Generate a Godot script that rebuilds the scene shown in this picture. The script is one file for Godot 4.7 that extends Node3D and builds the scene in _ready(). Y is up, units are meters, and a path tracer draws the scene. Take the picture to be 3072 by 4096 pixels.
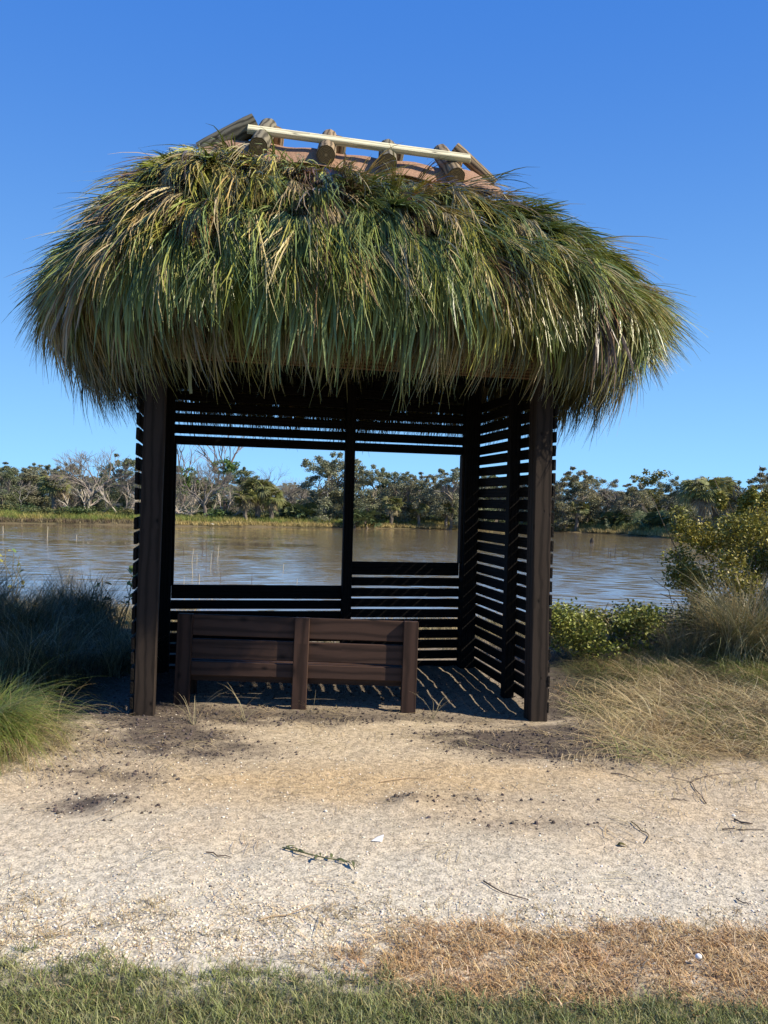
extends Node3D
# A palm-thatched lakeside shelter on a shell path, seen from the path.

const HUT_TURN := 0.2007
const HUT_AT := Vector3(-1.69, 0.0, -5.6)
const HUT_WIDE := 3.03
const HUT_DEEP := 1.92
const WATER := -0.55

var rng := RandomNumberGenerator.new()
var hut: Node3D
var tint_noise := FastNoiseLite.new()
var soil_noise := FastNoiseLite.new()
var fine_noise := FastNoiseLite.new()
var mats := {}


# ---------------------------------------------------------------- mesh helpers
class Shape:
	var v := PackedVector3Array()
	var n := PackedVector3Array()
	var c := PackedColorArray()
	var u := PackedVector2Array()
	var i := PackedInt32Array()

	func quad(a: Vector3, b: Vector3, d: Vector3, e: Vector3, col: Color, uv := Rect2(0, 0, 1, 1)) -> void:
		var k := v.size()
		v.append(a); v.append(b); v.append(d); v.append(e)
		for j in 4:
			c.append(col)
		u.append(uv.position); u.append(Vector2(uv.end.x, uv.position.y)); u.append(uv.end); u.append(Vector2(uv.position.x, uv.end.y))
		i.append(k); i.append(k + 2); i.append(k + 1); i.append(k); i.append(k + 3); i.append(k + 2)

	func tri(a: Vector3, b: Vector3, d: Vector3, col: Color) -> void:
		var k := v.size()
		v.append(a); v.append(b); v.append(d)
		for j in 3:
			c.append(col); u.append(Vector2.ZERO)
		i.append(k); i.append(k + 2); i.append(k + 1)

	# a flat tapering blade through the points, its width laid along side
	func ribbon(pts: PackedVector3Array, wid: PackedFloat32Array, side: Vector3, c0: Color, c1: Color) -> void:
		var k := v.size()
		var m := pts.size()
		for j in m:
			var f := float(j) / (m - 1)
			var col := c0.lerp(c1, f)
			v.append(pts[j] - side * wid[j] * 0.5); v.append(pts[j] + side * wid[j] * 0.5)
			c.append(col); c.append(col)
			u.append(Vector2(0, f)); u.append(Vector2(1, f))
			if j > 0:
				var q := k + 2 * j
				i.append(q - 2); i.append(q); i.append(q - 1); i.append(q - 1); i.append(q); i.append(q + 1)

	# a round tapering tube through the points
	func tube(pts: PackedVector3Array, rad: PackedFloat32Array, sides: int, col: Color) -> void:
		var k := v.size()
		var m := pts.size()
		var along := 0.0
		for j in m:
			var t := (pts[mini(j + 1, m - 1)] - pts[maxi(j - 1, 0)]).normalized()
			var x := t.cross(Vector3(0.31, 0.2, 0.93) if absf(t.z) < 0.9 else Vector3.RIGHT).normalized()
			var y := t.cross(x)
			if j > 0:
				along += pts[j].distance_to(pts[j - 1])
			for s in sides:
				var a := TAU * s / sides
				v.append(pts[j] + (x * cos(a) + y * sin(a)) * rad[j])
				c.append(col); u.append(Vector2(along, float(s) / sides * TAU * rad[j]))
			if j > 0:
				for s in sides:
					var p := k + (j - 1) * sides + s
					var q := k + (j - 1) * sides + (s + 1) % sides
					i.append(p); i.append(p + sides); i.append(q); i.append(q); i.append(p + sides); i.append(q + sides)

	func smooth() -> void:
		n.resize(v.size())
		n.fill(Vector3.ZERO)
		for j in range(0, i.size(), 3):
			var a := v[i[j]]
			var f := (v[i[j + 2]] - a).cross(v[i[j + 1]] - a)
			for k in 3:
				n[i[j + k]] += f
		for j in n.size():
			n[j] = n[j].normalized()

	func mesh(m: Material, onto: ArrayMesh = null) -> ArrayMesh:
		var a := []
		a.resize(Mesh.ARRAY_MAX)
		a[Mesh.ARRAY_VERTEX] = v
		if n.size() == v.size():
			a[Mesh.ARRAY_NORMAL] = n
		a[Mesh.ARRAY_COLOR] = c
		a[Mesh.ARRAY_TEX_UV] = u
		a[Mesh.ARRAY_INDEX] = i
		var out := onto if onto else ArrayMesh.new()
		out.add_surface_from_arrays(Mesh.PRIMITIVE_TRIANGLES, a)
		out.surface_set_material(out.get_surface_count() - 1, m)
		return out


func put(called: String, m: Mesh, parent: Node3D = null, at := Transform3D()) -> MeshInstance3D:
	var o := MeshInstance3D.new()
	o.name = called
	o.mesh = m
	o.transform = at
	(parent if parent else self).add_child(o, true)
	return o


func thing(called: String, label: String, category: String, at: Vector3, turn := 0.0, group := "") -> Node3D:
	var o := Node3D.new()
	o.name = called
	add_child(o, true)
	o.position = at
	o.rotation.y = turn
	return tag(o, label, category, group)


func tag(o: Node3D, label: String, category: String, group := "") -> Node3D:
	o.set_meta("label", label)
	o.set_meta("category", category)
	if group:
		o.set_meta("group", group)
	return o


func kind(o: Node3D, k: String) -> Node3D:
	o.set_meta("kind", k)
	return o


func many(called: String, m: Mesh, where: Array[Transform3D], tints: PackedColorArray, parent: Node3D = null) -> MultiMeshInstance3D:
	var mm := MultiMesh.new()
	mm.transform_format = MultiMesh.TRANSFORM_3D
	mm.use_colors = true
	mm.mesh = m
	mm.instance_count = where.size()
	for k in where.size():
		mm.set_instance_transform(k, where[k])
		mm.set_instance_color(k, tints[k])
	var o := MultiMeshInstance3D.new()
	o.name = called
	o.multimesh = mm
	(parent if parent else self).add_child(o, true)
	kind(o, "stuff")
	return o


func rnd(a: float, b: float) -> float:
	return a + (b - a) * rng.randf()


func vary(c: Color, by: float) -> Color:
	var k := rnd(1.0 - by, 1.0 + by)
	return Color(c.r * k * rnd(0.93, 1.07), c.g * k, c.b * k * rnd(0.9, 1.1))


func lin(r: float, g: float, b: float) -> Color:
	return Color(r, g, b).linear_to_srgb()


# ---------------------------------------------------------------- materials
func leafy(called: String, rough := 0.55, through := 0.25) -> StandardMaterial3D:
	var m := StandardMaterial3D.new()
	m.resource_name = called
	m.vertex_color_use_as_albedo = true
	m.roughness = rough
	m.metallic_specular = 0.35
	m.cull_mode = BaseMaterial3D.CULL_DISABLED
	if through > 0.0:
		m.backlight_enabled = true
		m.backlight = Color(through, through, through).linear_to_srgb()
	return m


func to_texture(bytes: PackedByteArray, w: int, h: int) -> ImageTexture:
	var im := Image.create_from_data(w, h, false, Image.FORMAT_L8, bytes)
	im.convert(Image.FORMAT_RGB8)
	return ImageTexture.create_from_image(im)


func grain_bytes(w: int, h: int, rings: float, contrast: float, seed_: int) -> PackedByteArray:
	var warp := FastNoiseLite.new()
	warp.seed = seed_
	warp.frequency = 1.0
	warp.noise_type = FastNoiseLite.TYPE_SIMPLEX_SMOOTH
	var r := RandomNumberGenerator.new()
	r.seed = seed_
	var knots := []
	for k in 5:
		knots.append(Vector3(r.randf(), r.randf(), r.randf_range(0.015, 0.04)))
	var out := PackedByteArray()
	out.resize(w * h)
	for y in h:
		var vv := float(y) / h
		for x in w:
			var uu := float(x) / w
			var s := vv + 0.07 * warp.get_noise_2d(uu * 2.0, vv * 2.5)
			var dark := 0.0
			for kn in knots:
				var du: float = (uu - kn.x) * 2.2
				var dv: float = vv - kn.y
				var q: float = (du * du + dv * dv) / (kn.z * kn.z)
				if q < 30.0:
					s += signf(dv) * kn.z * 1.1 * exp(-q * 0.16)
					dark += exp(-q * 1.2)
			var ring := 0.5 + 0.5 * sin(s * rings * TAU)
			ring = pow(ring, 2.5)
			var fibre := 0.5 + 0.5 * warp.get_noise_2d(uu * 9.0, vv * 170.0)
			var val := 1.0 - contrast * (0.62 * ring + 0.38 * fibre) - 0.45 * dark
			out[y * w + x] = int(clampf(val, 0.02, 1.0) * 255.0)
	return out


func timber(called: String, base: Color, grain: Texture2D, rough: float, relief: float, size := Vector2(0.9, 2.2)) -> StandardMaterial3D:
	var m := StandardMaterial3D.new()
	m.resource_name = called
	m.albedo_color = base.linear_to_srgb()
	m.albedo_texture = grain
	m.roughness = rough
	m.metallic_specular = 0.3
	m.uv1_scale = Vector3(size.x, size.y, 1)
	m.heightmap_enabled = true
	m.heightmap_texture = grain
	m.heightmap_scale = relief
	return m


# a board with chamfered edges, grain along its longest side, each with its own stretch of the grain
func board(size: Vector3, m: Material, bevel := 0.004) -> ArrayMesh:
	var s := Shape.new()
	var h := size * 0.5
	var b := bevel
	var off := Vector2(rng.randf() * 7.0, rng.randf() * 7.0)
	var long := size.max_axis_index()
	for axis in 3:
		for sgn in [-1.0, 1.0]:
			var p := (axis + 1) % 3
			var q := (axis + 2) % 3
			var cs: Array[Vector3] = []
			for w in [[-1, -1], [1, -1], [1, 1], [-1, 1]]:
				var x := Vector3.ZERO
				x[axis] = sgn * h[axis]
				x[p] = w[0] * (h[p] - b)
				x[q] = w[1] * (h[q] - b)
				cs.append(x)
			if sgn < 0:
				cs.reverse()
			_face(s, cs, long, off + Vector2(0.37 * axis, 0.61 * axis + 0.2 * sgn))
	# chamfers along the twelve edges
	for axis in 3:
		var p := (axis + 1) % 3
		var q := (axis + 2) % 3
		for sp in [-1.0, 1.0]:
			for sq in [-1.0, 1.0]:
				var a := Vector3.ZERO
				a[p] = sp * h[p]; a[q] = sq * (h[q] - b); a[axis] = -(h[axis] - b)
				var d := Vector3.ZERO
				d[p] = sp * (h[p] - b); d[q] = sq * h[q]; d[axis] = -(h[axis] - b)
				var a2 := a
				a2[axis] = h[axis] - b
				var d2 := d
				d2[axis] = h[axis] - b
				var cs: Array[Vector3] = [a, d, d2, a2]
				if sp * sq < 0:
					cs.reverse()
				_face(s, cs, long, off)
	return s.mesh(m)


func _face(s: Shape, cs: Array[Vector3], long: int, off: Vector2) -> void:
	var k := s.v.size()
	for x in cs:
		s.v.append(x)
		s.c.append(Color.WHITE)
		var across := 0.0
		for ax in 3:
			if ax != long:
				across += x[ax]
		s.u.append(Vector2(x[long], across) + off)
	s.i.append_array(PackedInt32Array([k, k + 2, k + 1, k, k + 3, k + 2]))


# a straight log along -z..+z with rough outline and sawn ends (second surface)
func log_mesh(length: float, r0: float, r1: float, bark: Material, cut: Material) -> ArrayMesh:
	var s := Shape.new()
	var sides := 22
	var rows := 7
	var off := Vector2(rng.randf() * 5, rng.randf() * 5)
	var wob: Array[float] = []
	for k in sides:
		wob.append(rnd(0.96, 1.04))
	for j in rows + 1:
		var f := float(j) / rows
		var edge := 0.95 if j == 0 or j == rows else 1.0
		for k in sides + 1:
			var a := TAU * k / sides
			var r := lerpf(r0, r1, f) * wob[k % sides] * edge
			s.v.append(Vector3(cos(a) * r, sin(a) * r, (f - 0.5) * length))
			s.c.append(Color.WHITE)
			s.u.append(Vector2(f * length, k * 0.55 / sides) + off)
			if j > 0 and k > 0:
				var p := (j - 1) * (sides + 1) + k - 1
				s.i.append_array(PackedInt32Array([p, p + sides + 1, p + 1, p + 1, p + sides + 1, p + sides + 2]))
	s.smooth()
	var m := s.mesh(bark)
	var e := Shape.new()
	for end in [0, 1]:
		var z: float = (end - 0.5) * length
		var k0 := e.v.size()
		e.v.append(Vector3(0, 0, z)); e.c.append(Color.WHITE); e.u.append(Vector2(0.5, 0.5))
		for k in sides:
			var a := TAU * k / sides
			var r := (r0 if end == 0 else r1) * wob[k] * 0.95
			e.v.append(Vector3(cos(a) * r, sin(a) * r, z)); e.c.append(Color.WHITE)
			e.u.append(Vector2(0.5 + 0.49 * cos(a), 0.5 + 0.49 * sin(a)))
		for k in sides:
			var p := k0 + 1 + k
			var q := k0 + 1 + (k + 1) % sides
			e.i.append_array(PackedInt32Array([k0, p, q] if end == 1 else [k0, q, p]))
	return e.mesh(cut, m)


# many curved blades from one foot: grass
func tuft(count: int, tall: float, spread: float, lean: float, droop: float, wide: float, foot: float, c0: Color, c1: Color, m: Material, segs := 4) -> ArrayMesh:
	var s := Shape.new()
	for k in count:
		var a := rng.randf() * TAU
		var out := Vector3(cos(a), 0, sin(a))
		var h := tall * rnd(0.55, 1.1)
		var l := lean + spread * rng.randf()
		var d := droop * rnd(0.6, 1.4)
		var p := Vector3(rnd(-foot, foot), 0, rnd(-foot, foot))
		var pts := PackedVector3Array()
		var wid := PackedFloat32Array()
		var ang := l
		var sway := rnd(-0.5, 0.5)
		for j in segs + 1:
			var f := float(j) / segs
			pts.append(p)
			wid.append(wide * (1.0 - 0.85 * f * f) * rnd(0.85, 1.0))
			ang = l + d * f
			var o2 := out.rotated(Vector3.UP, sway * f)
			p += (Vector3.UP * cos(ang) + o2 * sin(ang)) * h / segs
		var v := rnd(0.75, 1.25)
		var b := c0.lerp(c1, rnd(0.0, 0.45))
		s.ribbon(pts, wid, out.cross(Vector3.UP).rotated(Vector3.UP, rnd(-0.9, 0.9)), b * v, c1 * v)
	return s.mesh(m)


# leaves strewn through a volume of lobes: crowns and shrubs
func leaf_mass(lobes: Array, per: int, size: float, c: Color, vari: float, m: Material, rim := 0.5) -> ArrayMesh:
	var s := Shape.new()
	for lb in lobes:
		var at: Vector3 = lb[0]
		var r: Vector3 = lb[1]
		var tint := vary(c, 0.18)
		for k in per:
			var d := Vector3(rng.randfn(), rng.randfn(), rng.randfn()).normalized()
			var p := at + d * r * pow(rng.randf(), rim) * rnd(0.9, 1.1)
			var x := Vector3(rng.randfn(), rng.randfn() * 0.7, rng.randfn()).normalized() * size * rnd(0.6, 1.3)
			var y := x.cross(Vector3(rng.randfn(), rng.randfn(), rng.randfn())).normalized() * size * rnd(0.22, 0.4)
			var col := vary(tint, vari)
			var k0 := s.v.size()
			s.v.append(p - x * 0.5); s.v.append(p + y + x * 0.05); s.v.append(p + x * 0.5); s.v.append(p - y)
			for j in 4:
				s.c.append(col); s.u.append(Vector2.ZERO)
			s.i.append_array(PackedInt32Array([k0, k0 + 2, k0 + 1, k0, k0 + 3, k0 + 2]))
	return s.mesh(m)


func smooth_step(a: float, b: float, x: float) -> float:
	return smoothstep(a, b, x)


# ---------------------------------------------------------------- the lie of the land
const SHORE_X := [-120.0, -60.0, -27.1, -24.4, -19.0, -15.4, -9.9, -3.6, 1.6, 6.6, 16.1, 20.7, 22.0, 40.0, 120.0]
const SHORE_D := [40.0, 50.0, 58.5, 60.0, 61.9, 62.0, 65.7, 69.0, 71.2, 72.9, 75.8, 71.1, 64.4, 56.0, 30.0]


func far_shore(x: float) -> float:
	for k in range(1, SHORE_X.size()):
		if x < SHORE_X[k]:
			var a: float = SHORE_X[k - 1]
			var b: float = SHORE_X[k]
			return lerpf(SHORE_D[k - 1], SHORE_D[k], clampf((x - a) / (b - a), 0, 1))
	return 30.0


func near_shore(x: float) -> float:
	return 14.2 + 0.035 * (x + 2.5) * (x + 2.5) * (1.0 if absf(x) < 12.0 else 0.35) * exp(-absf(x) * 0.02) + 0.5 * sin(x * 0.9)


func land(x: float, z: float) -> float:
	var d := -z
	var h := 0.012 * fine_noise.get_noise_2d(x * 3.0, z * 3.0)
	h += 0.07 * exp(-((x + 1.75) * (x + 1.75) + (z + 5.5) * (z + 5.5)) / 0.35)
	h -= 0.05 * exp(-((x - 1.1) * (x - 1.1) + (z + 6.3) * (z + 6.3)) / 0.8)
	h += 0.05 * exp(-((x + 1.28) * (x + 1.28) + (z + 4.13) * (z + 4.13)) / 0.018)
	h += 0.04 * exp(-((x - 0.19) * (x - 0.19) + (z + 4.3) * (z + 4.3)) / 0.012)
	h += 0.1 * smooth_step(1.9, 3.0, x) * smooth_step(5.0, 6.5, d) + 0.08 * smooth_step(-2.2, -3.2, x) * smooth_step(4.6, 6.0, d)
	var ns := near_shore(x)
	var fs := far_shore(x)
	if d < 8.5:
		return h
	var mid := (ns + fs) * 0.5
	if d < mid:
		return lerpf(h, WATER, smooth_step(8.5, ns, d)) - 0.9 * smooth_step(ns - 0.3, ns + 5.0, d)
	var up := smooth_step(fs + 4.0, fs - 4.0, d)
	return WATER + 0.14 * smooth_step(fs - 0.3, fs + 0.6, d) + 0.25 * smooth_step(fs, fs + 8.0, d) - 0.9 * up * smooth_step(fs, fs - 5.0, d) + 0.4 * smooth_step(fs + 15.0, fs + 60.0, d)


func blot(x: float, z: float, cx: float, cz: float, rx: float, rz: float) -> float:
	var dx := (x - cx) / rx
	var dz := (z - cz) / rz
	return exp(-(dx * dx + dz * dz))


# dark soil patches on the sand; full darkening behind the hut front line
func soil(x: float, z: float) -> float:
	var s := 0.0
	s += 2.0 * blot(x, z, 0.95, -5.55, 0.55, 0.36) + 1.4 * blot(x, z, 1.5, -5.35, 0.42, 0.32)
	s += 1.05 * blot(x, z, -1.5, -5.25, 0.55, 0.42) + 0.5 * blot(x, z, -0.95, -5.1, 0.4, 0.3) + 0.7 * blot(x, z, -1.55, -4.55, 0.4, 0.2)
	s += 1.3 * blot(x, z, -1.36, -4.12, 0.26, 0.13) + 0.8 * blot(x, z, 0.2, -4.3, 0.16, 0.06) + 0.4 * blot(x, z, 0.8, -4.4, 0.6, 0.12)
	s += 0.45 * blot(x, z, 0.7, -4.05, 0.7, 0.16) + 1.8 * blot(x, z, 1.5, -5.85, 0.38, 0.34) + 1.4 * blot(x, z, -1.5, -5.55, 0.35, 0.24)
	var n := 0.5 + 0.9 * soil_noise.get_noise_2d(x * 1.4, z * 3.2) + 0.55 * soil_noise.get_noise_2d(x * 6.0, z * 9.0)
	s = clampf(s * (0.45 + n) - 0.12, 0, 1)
	# from the hut front line back the mask is full
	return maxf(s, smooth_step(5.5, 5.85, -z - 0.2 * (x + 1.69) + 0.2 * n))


func ground_colour(x: float, z: float) -> Color:
	var d := -z
	if d > 30.0:
		var sand := Color(0.2, 0.16, 0.09)
		return sand.lerp(Color(0.1, 0.11, 0.045), smooth_step(0.5, 3.0, d - far_shore(x)))
	var n := soil_noise.get_noise_2d(x * 1.1, z * 2.4)
	var n2 := fine_noise.get_noise_2d(x * 9.0, z * 11.0)
	var c := Color(0.575, 0.475, 0.335).lerp(Color(0.64, 0.58, 0.455), smooth_step(4.4, 3.1, d + 0.5 * n))
	c = c.lerp(Color(0.54, 0.4, 0.23), clampf(0.9 * blot(x, z, -0.25, -4.55, 1.1, 0.28) + 0.5 * blot(x, z, 0.8, -4.85, 1.0, 0.2) + 0.5 * n * blot(x, z, 0, -4.6, 2.5, 0.6), 0, 0.85))
	c = c * (1.0 + 0.12 * n2 + 0.1 * n)
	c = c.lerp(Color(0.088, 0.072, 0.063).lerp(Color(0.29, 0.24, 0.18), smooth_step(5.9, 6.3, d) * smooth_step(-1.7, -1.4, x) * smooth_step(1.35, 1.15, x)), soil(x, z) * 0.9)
	# lawn earth in front, shell showing at its edge
	var burnt := smooth_step(-0.1, 0.3, x + 0.3 * n) * smooth_step(3.12, 2.9, d + 0.16 * n - 0.06 * x)
	c = c.lerp(Color(0.4, 0.28, 0.16), burnt * clampf(0.5 - n2, 0, 0.7))
	var lawn := smooth_step(2.74, 2.52, d + 0.16 * n + 0.07 * n2)
	c = c.lerp(Color(0.14, 0.125, 0.06), lawn)
	# straw litter on the right, darker ground under the left grasses
	c = c.lerp(Color(0.2, 0.145, 0.075), smooth_step(1.55, 2.0, x + 0.2 * n - 0.12 * (d - 5.0)) * smooth_step(4.95, 5.4, d + 0.25 * n) * smooth_step(9.6, 8.0, d))
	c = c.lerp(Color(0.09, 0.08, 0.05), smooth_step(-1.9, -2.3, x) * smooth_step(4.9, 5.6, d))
	c = c.lerp(Color(0.22, 0.17, 0.1), smooth_step(9.0, 11.0, d))
	return Color(c.r, c.g, c.b)


func graded(fine_from: float, fine_to: float, step: float, out_from: float, out_to: float, growth: float) -> PackedFloat32Array:
	var a := PackedFloat32Array()
	var x := fine_from
	var s := step
	var left := PackedFloat32Array()
	while x > out_from:
		s *= growth
		x -= s
		left.append(x)
	left.reverse()
	a.append_array(left)
	x = fine_from
	while x < fine_to:
		a.append(x)
		x += step
	s = step
	while x < out_to:
		a.append(x)
		s *= growth
		x += s
	a.append(x)
	return a


# ---------------------------------------------------------------- build
func _ready() -> void:
	rng.seed = 41
	tint_noise.seed = 7; tint_noise.frequency = 0.9; tint_noise.noise_type = FastNoiseLite.TYPE_SIMPLEX_SMOOTH
	soil_noise.seed = 3; soil_noise.frequency = 1.0; soil_noise.noise_type = FastNoiseLite.TYPE_SIMPLEX_SMOOTH
	fine_noise.seed = 11; fine_noise.frequency = 1.0; fine_noise.noise_type = FastNoiseLite.TYPE_SIMPLEX_SMOOTH

	# camera
	var cam := Camera3D.new()
	cam.name = "camera"
	cam.position = Vector3(0, 1.55, 0)
	cam.rotation = Vector3(-0.010, 0, 0.027)
	cam.fov = 63.4
	cam.near = 0.05
	cam.far = 1500.0
	add_child(cam)

	# sky
	var sky := ProceduralSkyMaterial.new()
	sky.sky_top_color = lin(0.026, 0.126, 0.45)
	sky.sky_horizon_color = lin(0.255, 0.535, 0.845)
	sky.sky_curve = 0.16
	sky.ground_bottom_color = lin(0.18, 0.16, 0.12)
	sky.ground_horizon_color = lin(0.3, 0.3, 0.28)
	sky.sun_angle_max = 3.0
	var e := Environment.new()
	e.background_mode = Environment.BG_SKY
	e.sky = Sky.new()
	e.sky.sky_material = sky
	e.tonemap_mode = Environment.TONE_MAPPER_LINEAR
	e.tonemap_exposure = 1.55
	e.sdfgi_enabled = true
	e.ssao_enabled = true
	e.ssil_enabled = true
	var we := WorldEnvironment.new()
	we.name = "world_environment"
	we.environment = e
	add_child(we)

	# sun, from the right and slightly in front
	var sun := DirectionalLight3D.new()
	sun.name = "sun"
	sun.light_energy = 1.6
	sun.light_color = Color(1.0, 0.95, 0.86)
	sun.light_angular_distance = 0.5
	sun.shadow_enabled = true
	add_child(sun)
	var towards := Basis(Vector3.UP, HUT_TURN) * Vector3(1.1, 1.0, 0.5)
	sun.basis = Basis.looking_at(-towards.normalized(), Vector3.UP)

	make_materials()
	build_ground()
	build_water()
	build_hut()
	build_thatch()
	build_bench()
	build_far_bank()
	build_near_plants()
	build_path_details()


func make_materials() -> void:
	var g1 := to_texture(grain_bytes(512, 256, 9.0, 0.62, 5), 512, 256)
	var g2 := to_texture(grain_bytes(512, 256, 6.0, 0.4, 9), 512, 256)
	mats.post = timber("dark stained post timber", Color(0.04, 0.029, 0.022), g2, 0.8, 0.4, Vector2(0.8, 3.0))
	mats.slat = timber("stained slat timber darkened for shade", Color(0.01, 0.008, 0.0068), g1, 0.85, 0.25, Vector2(0.8, 4.0))  # for slats and inner posts: interior shade is darkened into the colour
	mats.beam = timber("brown beam timber", Color(0.17, 0.1, 0.05), g1, 0.85, 0.3, Vector2(0.8, 4.0))
	mats.bench = timber("brown painted bench board", Color(0.07, 0.04, 0.028), g2, 0.6, 0.08, Vector2(0.5, 2.0))
	mats.pale = timber("new pale sawn pine", Color(0.84, 0.78, 0.52), g2, 0.75, 0.12, Vector2(0.9, 3.5))
	mats.bark = timber("weathered peeled log", Color(0.4, 0.3, 0.18), g1, 0.85, 0.4, Vector2(1.1, 2.0))
	mats.old_log = timber("grey green weathered log", Color(0.27, 0.24, 0.165), g1, 0.9, 0.4, Vector2(1.1, 2.0))
	var w := 128
	var rings := PackedByteArray()
	rings.resize(w * w)
	for y in w:
		for x in w:
			var dx := (x - 64.0) / 64.0
			var dy := (y - 64.0) / 64.0
			var r := sqrt(dx * dx + dy * dy) + 0.03 * fine_noise.get_noise_2d(x * 0.05, y * 0.05)
			var a := atan2(dy, dx)
			var val := 0.66 + 0.16 * sin(r * 42.0) + 0.12 * fine_noise.get_noise_2d(x * 0.3, y * 0.3)
			if r < 0.13:
				val = 0.95
			val -= 0.25 * smoothstep(0.8, 1.0, r) + (0.4 if absf(sin(a * 2.5 + 1.0)) < 0.025 and r > 0.1 and r < 0.75 else 0.0)
			rings[y * w + x] = int(clampf(val, 0.05, 1) * 255)
	mats.cut = timber("sawn log end", Color(0.56, 0.37, 0.19), to_texture(rings, w, w), 0.85, 0.1, Vector2.ONE)
	# granular roofing sheet
	var sheet := StandardMaterial3D.new()
	sheet.resource_name = "brown mineral roofing sheet"
	sheet.albedo_color = lin(0.46, 0.27, 0.165)
	var speck := FastNoiseLite.new()
	speck.seed = 21
	speck.frequency = 0.22
	speck.noise_type = FastNoiseLite.TYPE_VALUE
	var si := speck.get_seamless_image(256, 256)
	var sb := si.get_data()
	for k in sb.size():
		sb[k] = clampi(int(205 + (sb[k] - 128) * 0.55), 60, 255)
	var st := to_texture(sb, 256, 256)
	sheet.albedo_texture = st
	sheet.uv1_triplanar = true
	sheet.uv1_scale = Vector3(2.5, 2.5, 2.5)
	sheet.roughness = 0.95
	sheet.heightmap_enabled = true
	sheet.heightmap_texture = st
	sheet.heightmap_scale = 0.3
	mats.sheet = sheet
	mats.palm = leafy("palm thatch leaf", 0.4, 0.07)
	mats.palm.metallic_specular = 0.48
	mats.grass = leafy("grass blade", 0.5, 0.3)
	mats.dry = leafy("dry grass blade", 0.75, 0.2)
	mats.leaf = leafy("shrub leaf", 0.45, 0.25)
	mats.crown = leafy("tree leaf", 0.55, 0.4)
	var rough := leafy("bark and stalk", 0.9, 0.0)
	mats.stalk = rough
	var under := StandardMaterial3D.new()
	under.resource_name = "dark light blocking shell"
	under.albedo_color = lin(0.018, 0.014, 0.01)  # near black, so gaps in the thatch look deep in shade
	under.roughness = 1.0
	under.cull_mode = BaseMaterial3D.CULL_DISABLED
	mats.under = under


func build_ground() -> void:
	var xs := graded(-3.6, 3.6, 0.045, -420.0, 420.0, 1.09)
	var zs := graded(-7.0, -2.0, 0.045, -620.0, 12.0, 1.07)
	var s := Shape.new()
	var w := xs.size()
	for j in zs.size():
		for k in w:
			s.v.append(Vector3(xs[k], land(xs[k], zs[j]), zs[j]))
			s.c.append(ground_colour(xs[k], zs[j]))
			s.u.append(Vector2(xs[k], zs[j]))
	for j in zs.size() - 1:
		for k in w - 1:
			var p := j * w + k
			s.i.append_array(PackedInt32Array([p, p + 1, p + w, p + 1, p + w + 1, p + w]))
	s.smooth()
	var m := StandardMaterial3D.new()
	m.resource_name = "shell sand and soil"
	m.vertex_color_use_as_albedo = true
	m.roughness = 0.95
	m.metallic_specular = 0.2
	var cells := FastNoiseLite.new()
	cells.seed = 5
	cells.noise_type = FastNoiseLite.TYPE_CELLULAR
	cells.cellular_return_type = FastNoiseLite.RETURN_DISTANCE
	cells.frequency = 0.13
	cells.fractal_type = FastNoiseLite.FRACTAL_FBM
	cells.fractal_octaves = 3
	var a := cells.get_seamless_image(1024, 1024).get_data()
	cells.noise_type = FastNoiseLite.TYPE_SIMPLEX_SMOOTH
	cells.frequency = 0.03
	cells.seed = 8
	cells.fractal_octaves = 5
	var b := cells.get_seamless_image(1024, 1024).get_data()
	var o := PackedByteArray()
	o.resize(a.size())
	for k in a.size():
		var v := 0.55 * (1.0 - a[k] / 255.0) + 0.45 * b[k] / 255.0
		o[k] = int(clampf(0.48 + 0.75 * v, 0.1, 1.0) * 255.0)
	var t := to_texture(o, 1024, 1024)
	m.albedo_texture = t
	m.uv1_triplanar = true
	m.uv1_world_triplanar = true
	m.uv1_scale = Vector3.ONE * 0.62
	m.heightmap_enabled = true
	m.heightmap_texture = t
	m.heightmap_scale = 0.8
	kind(put("ground", s.mesh(m)), "structure")


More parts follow.
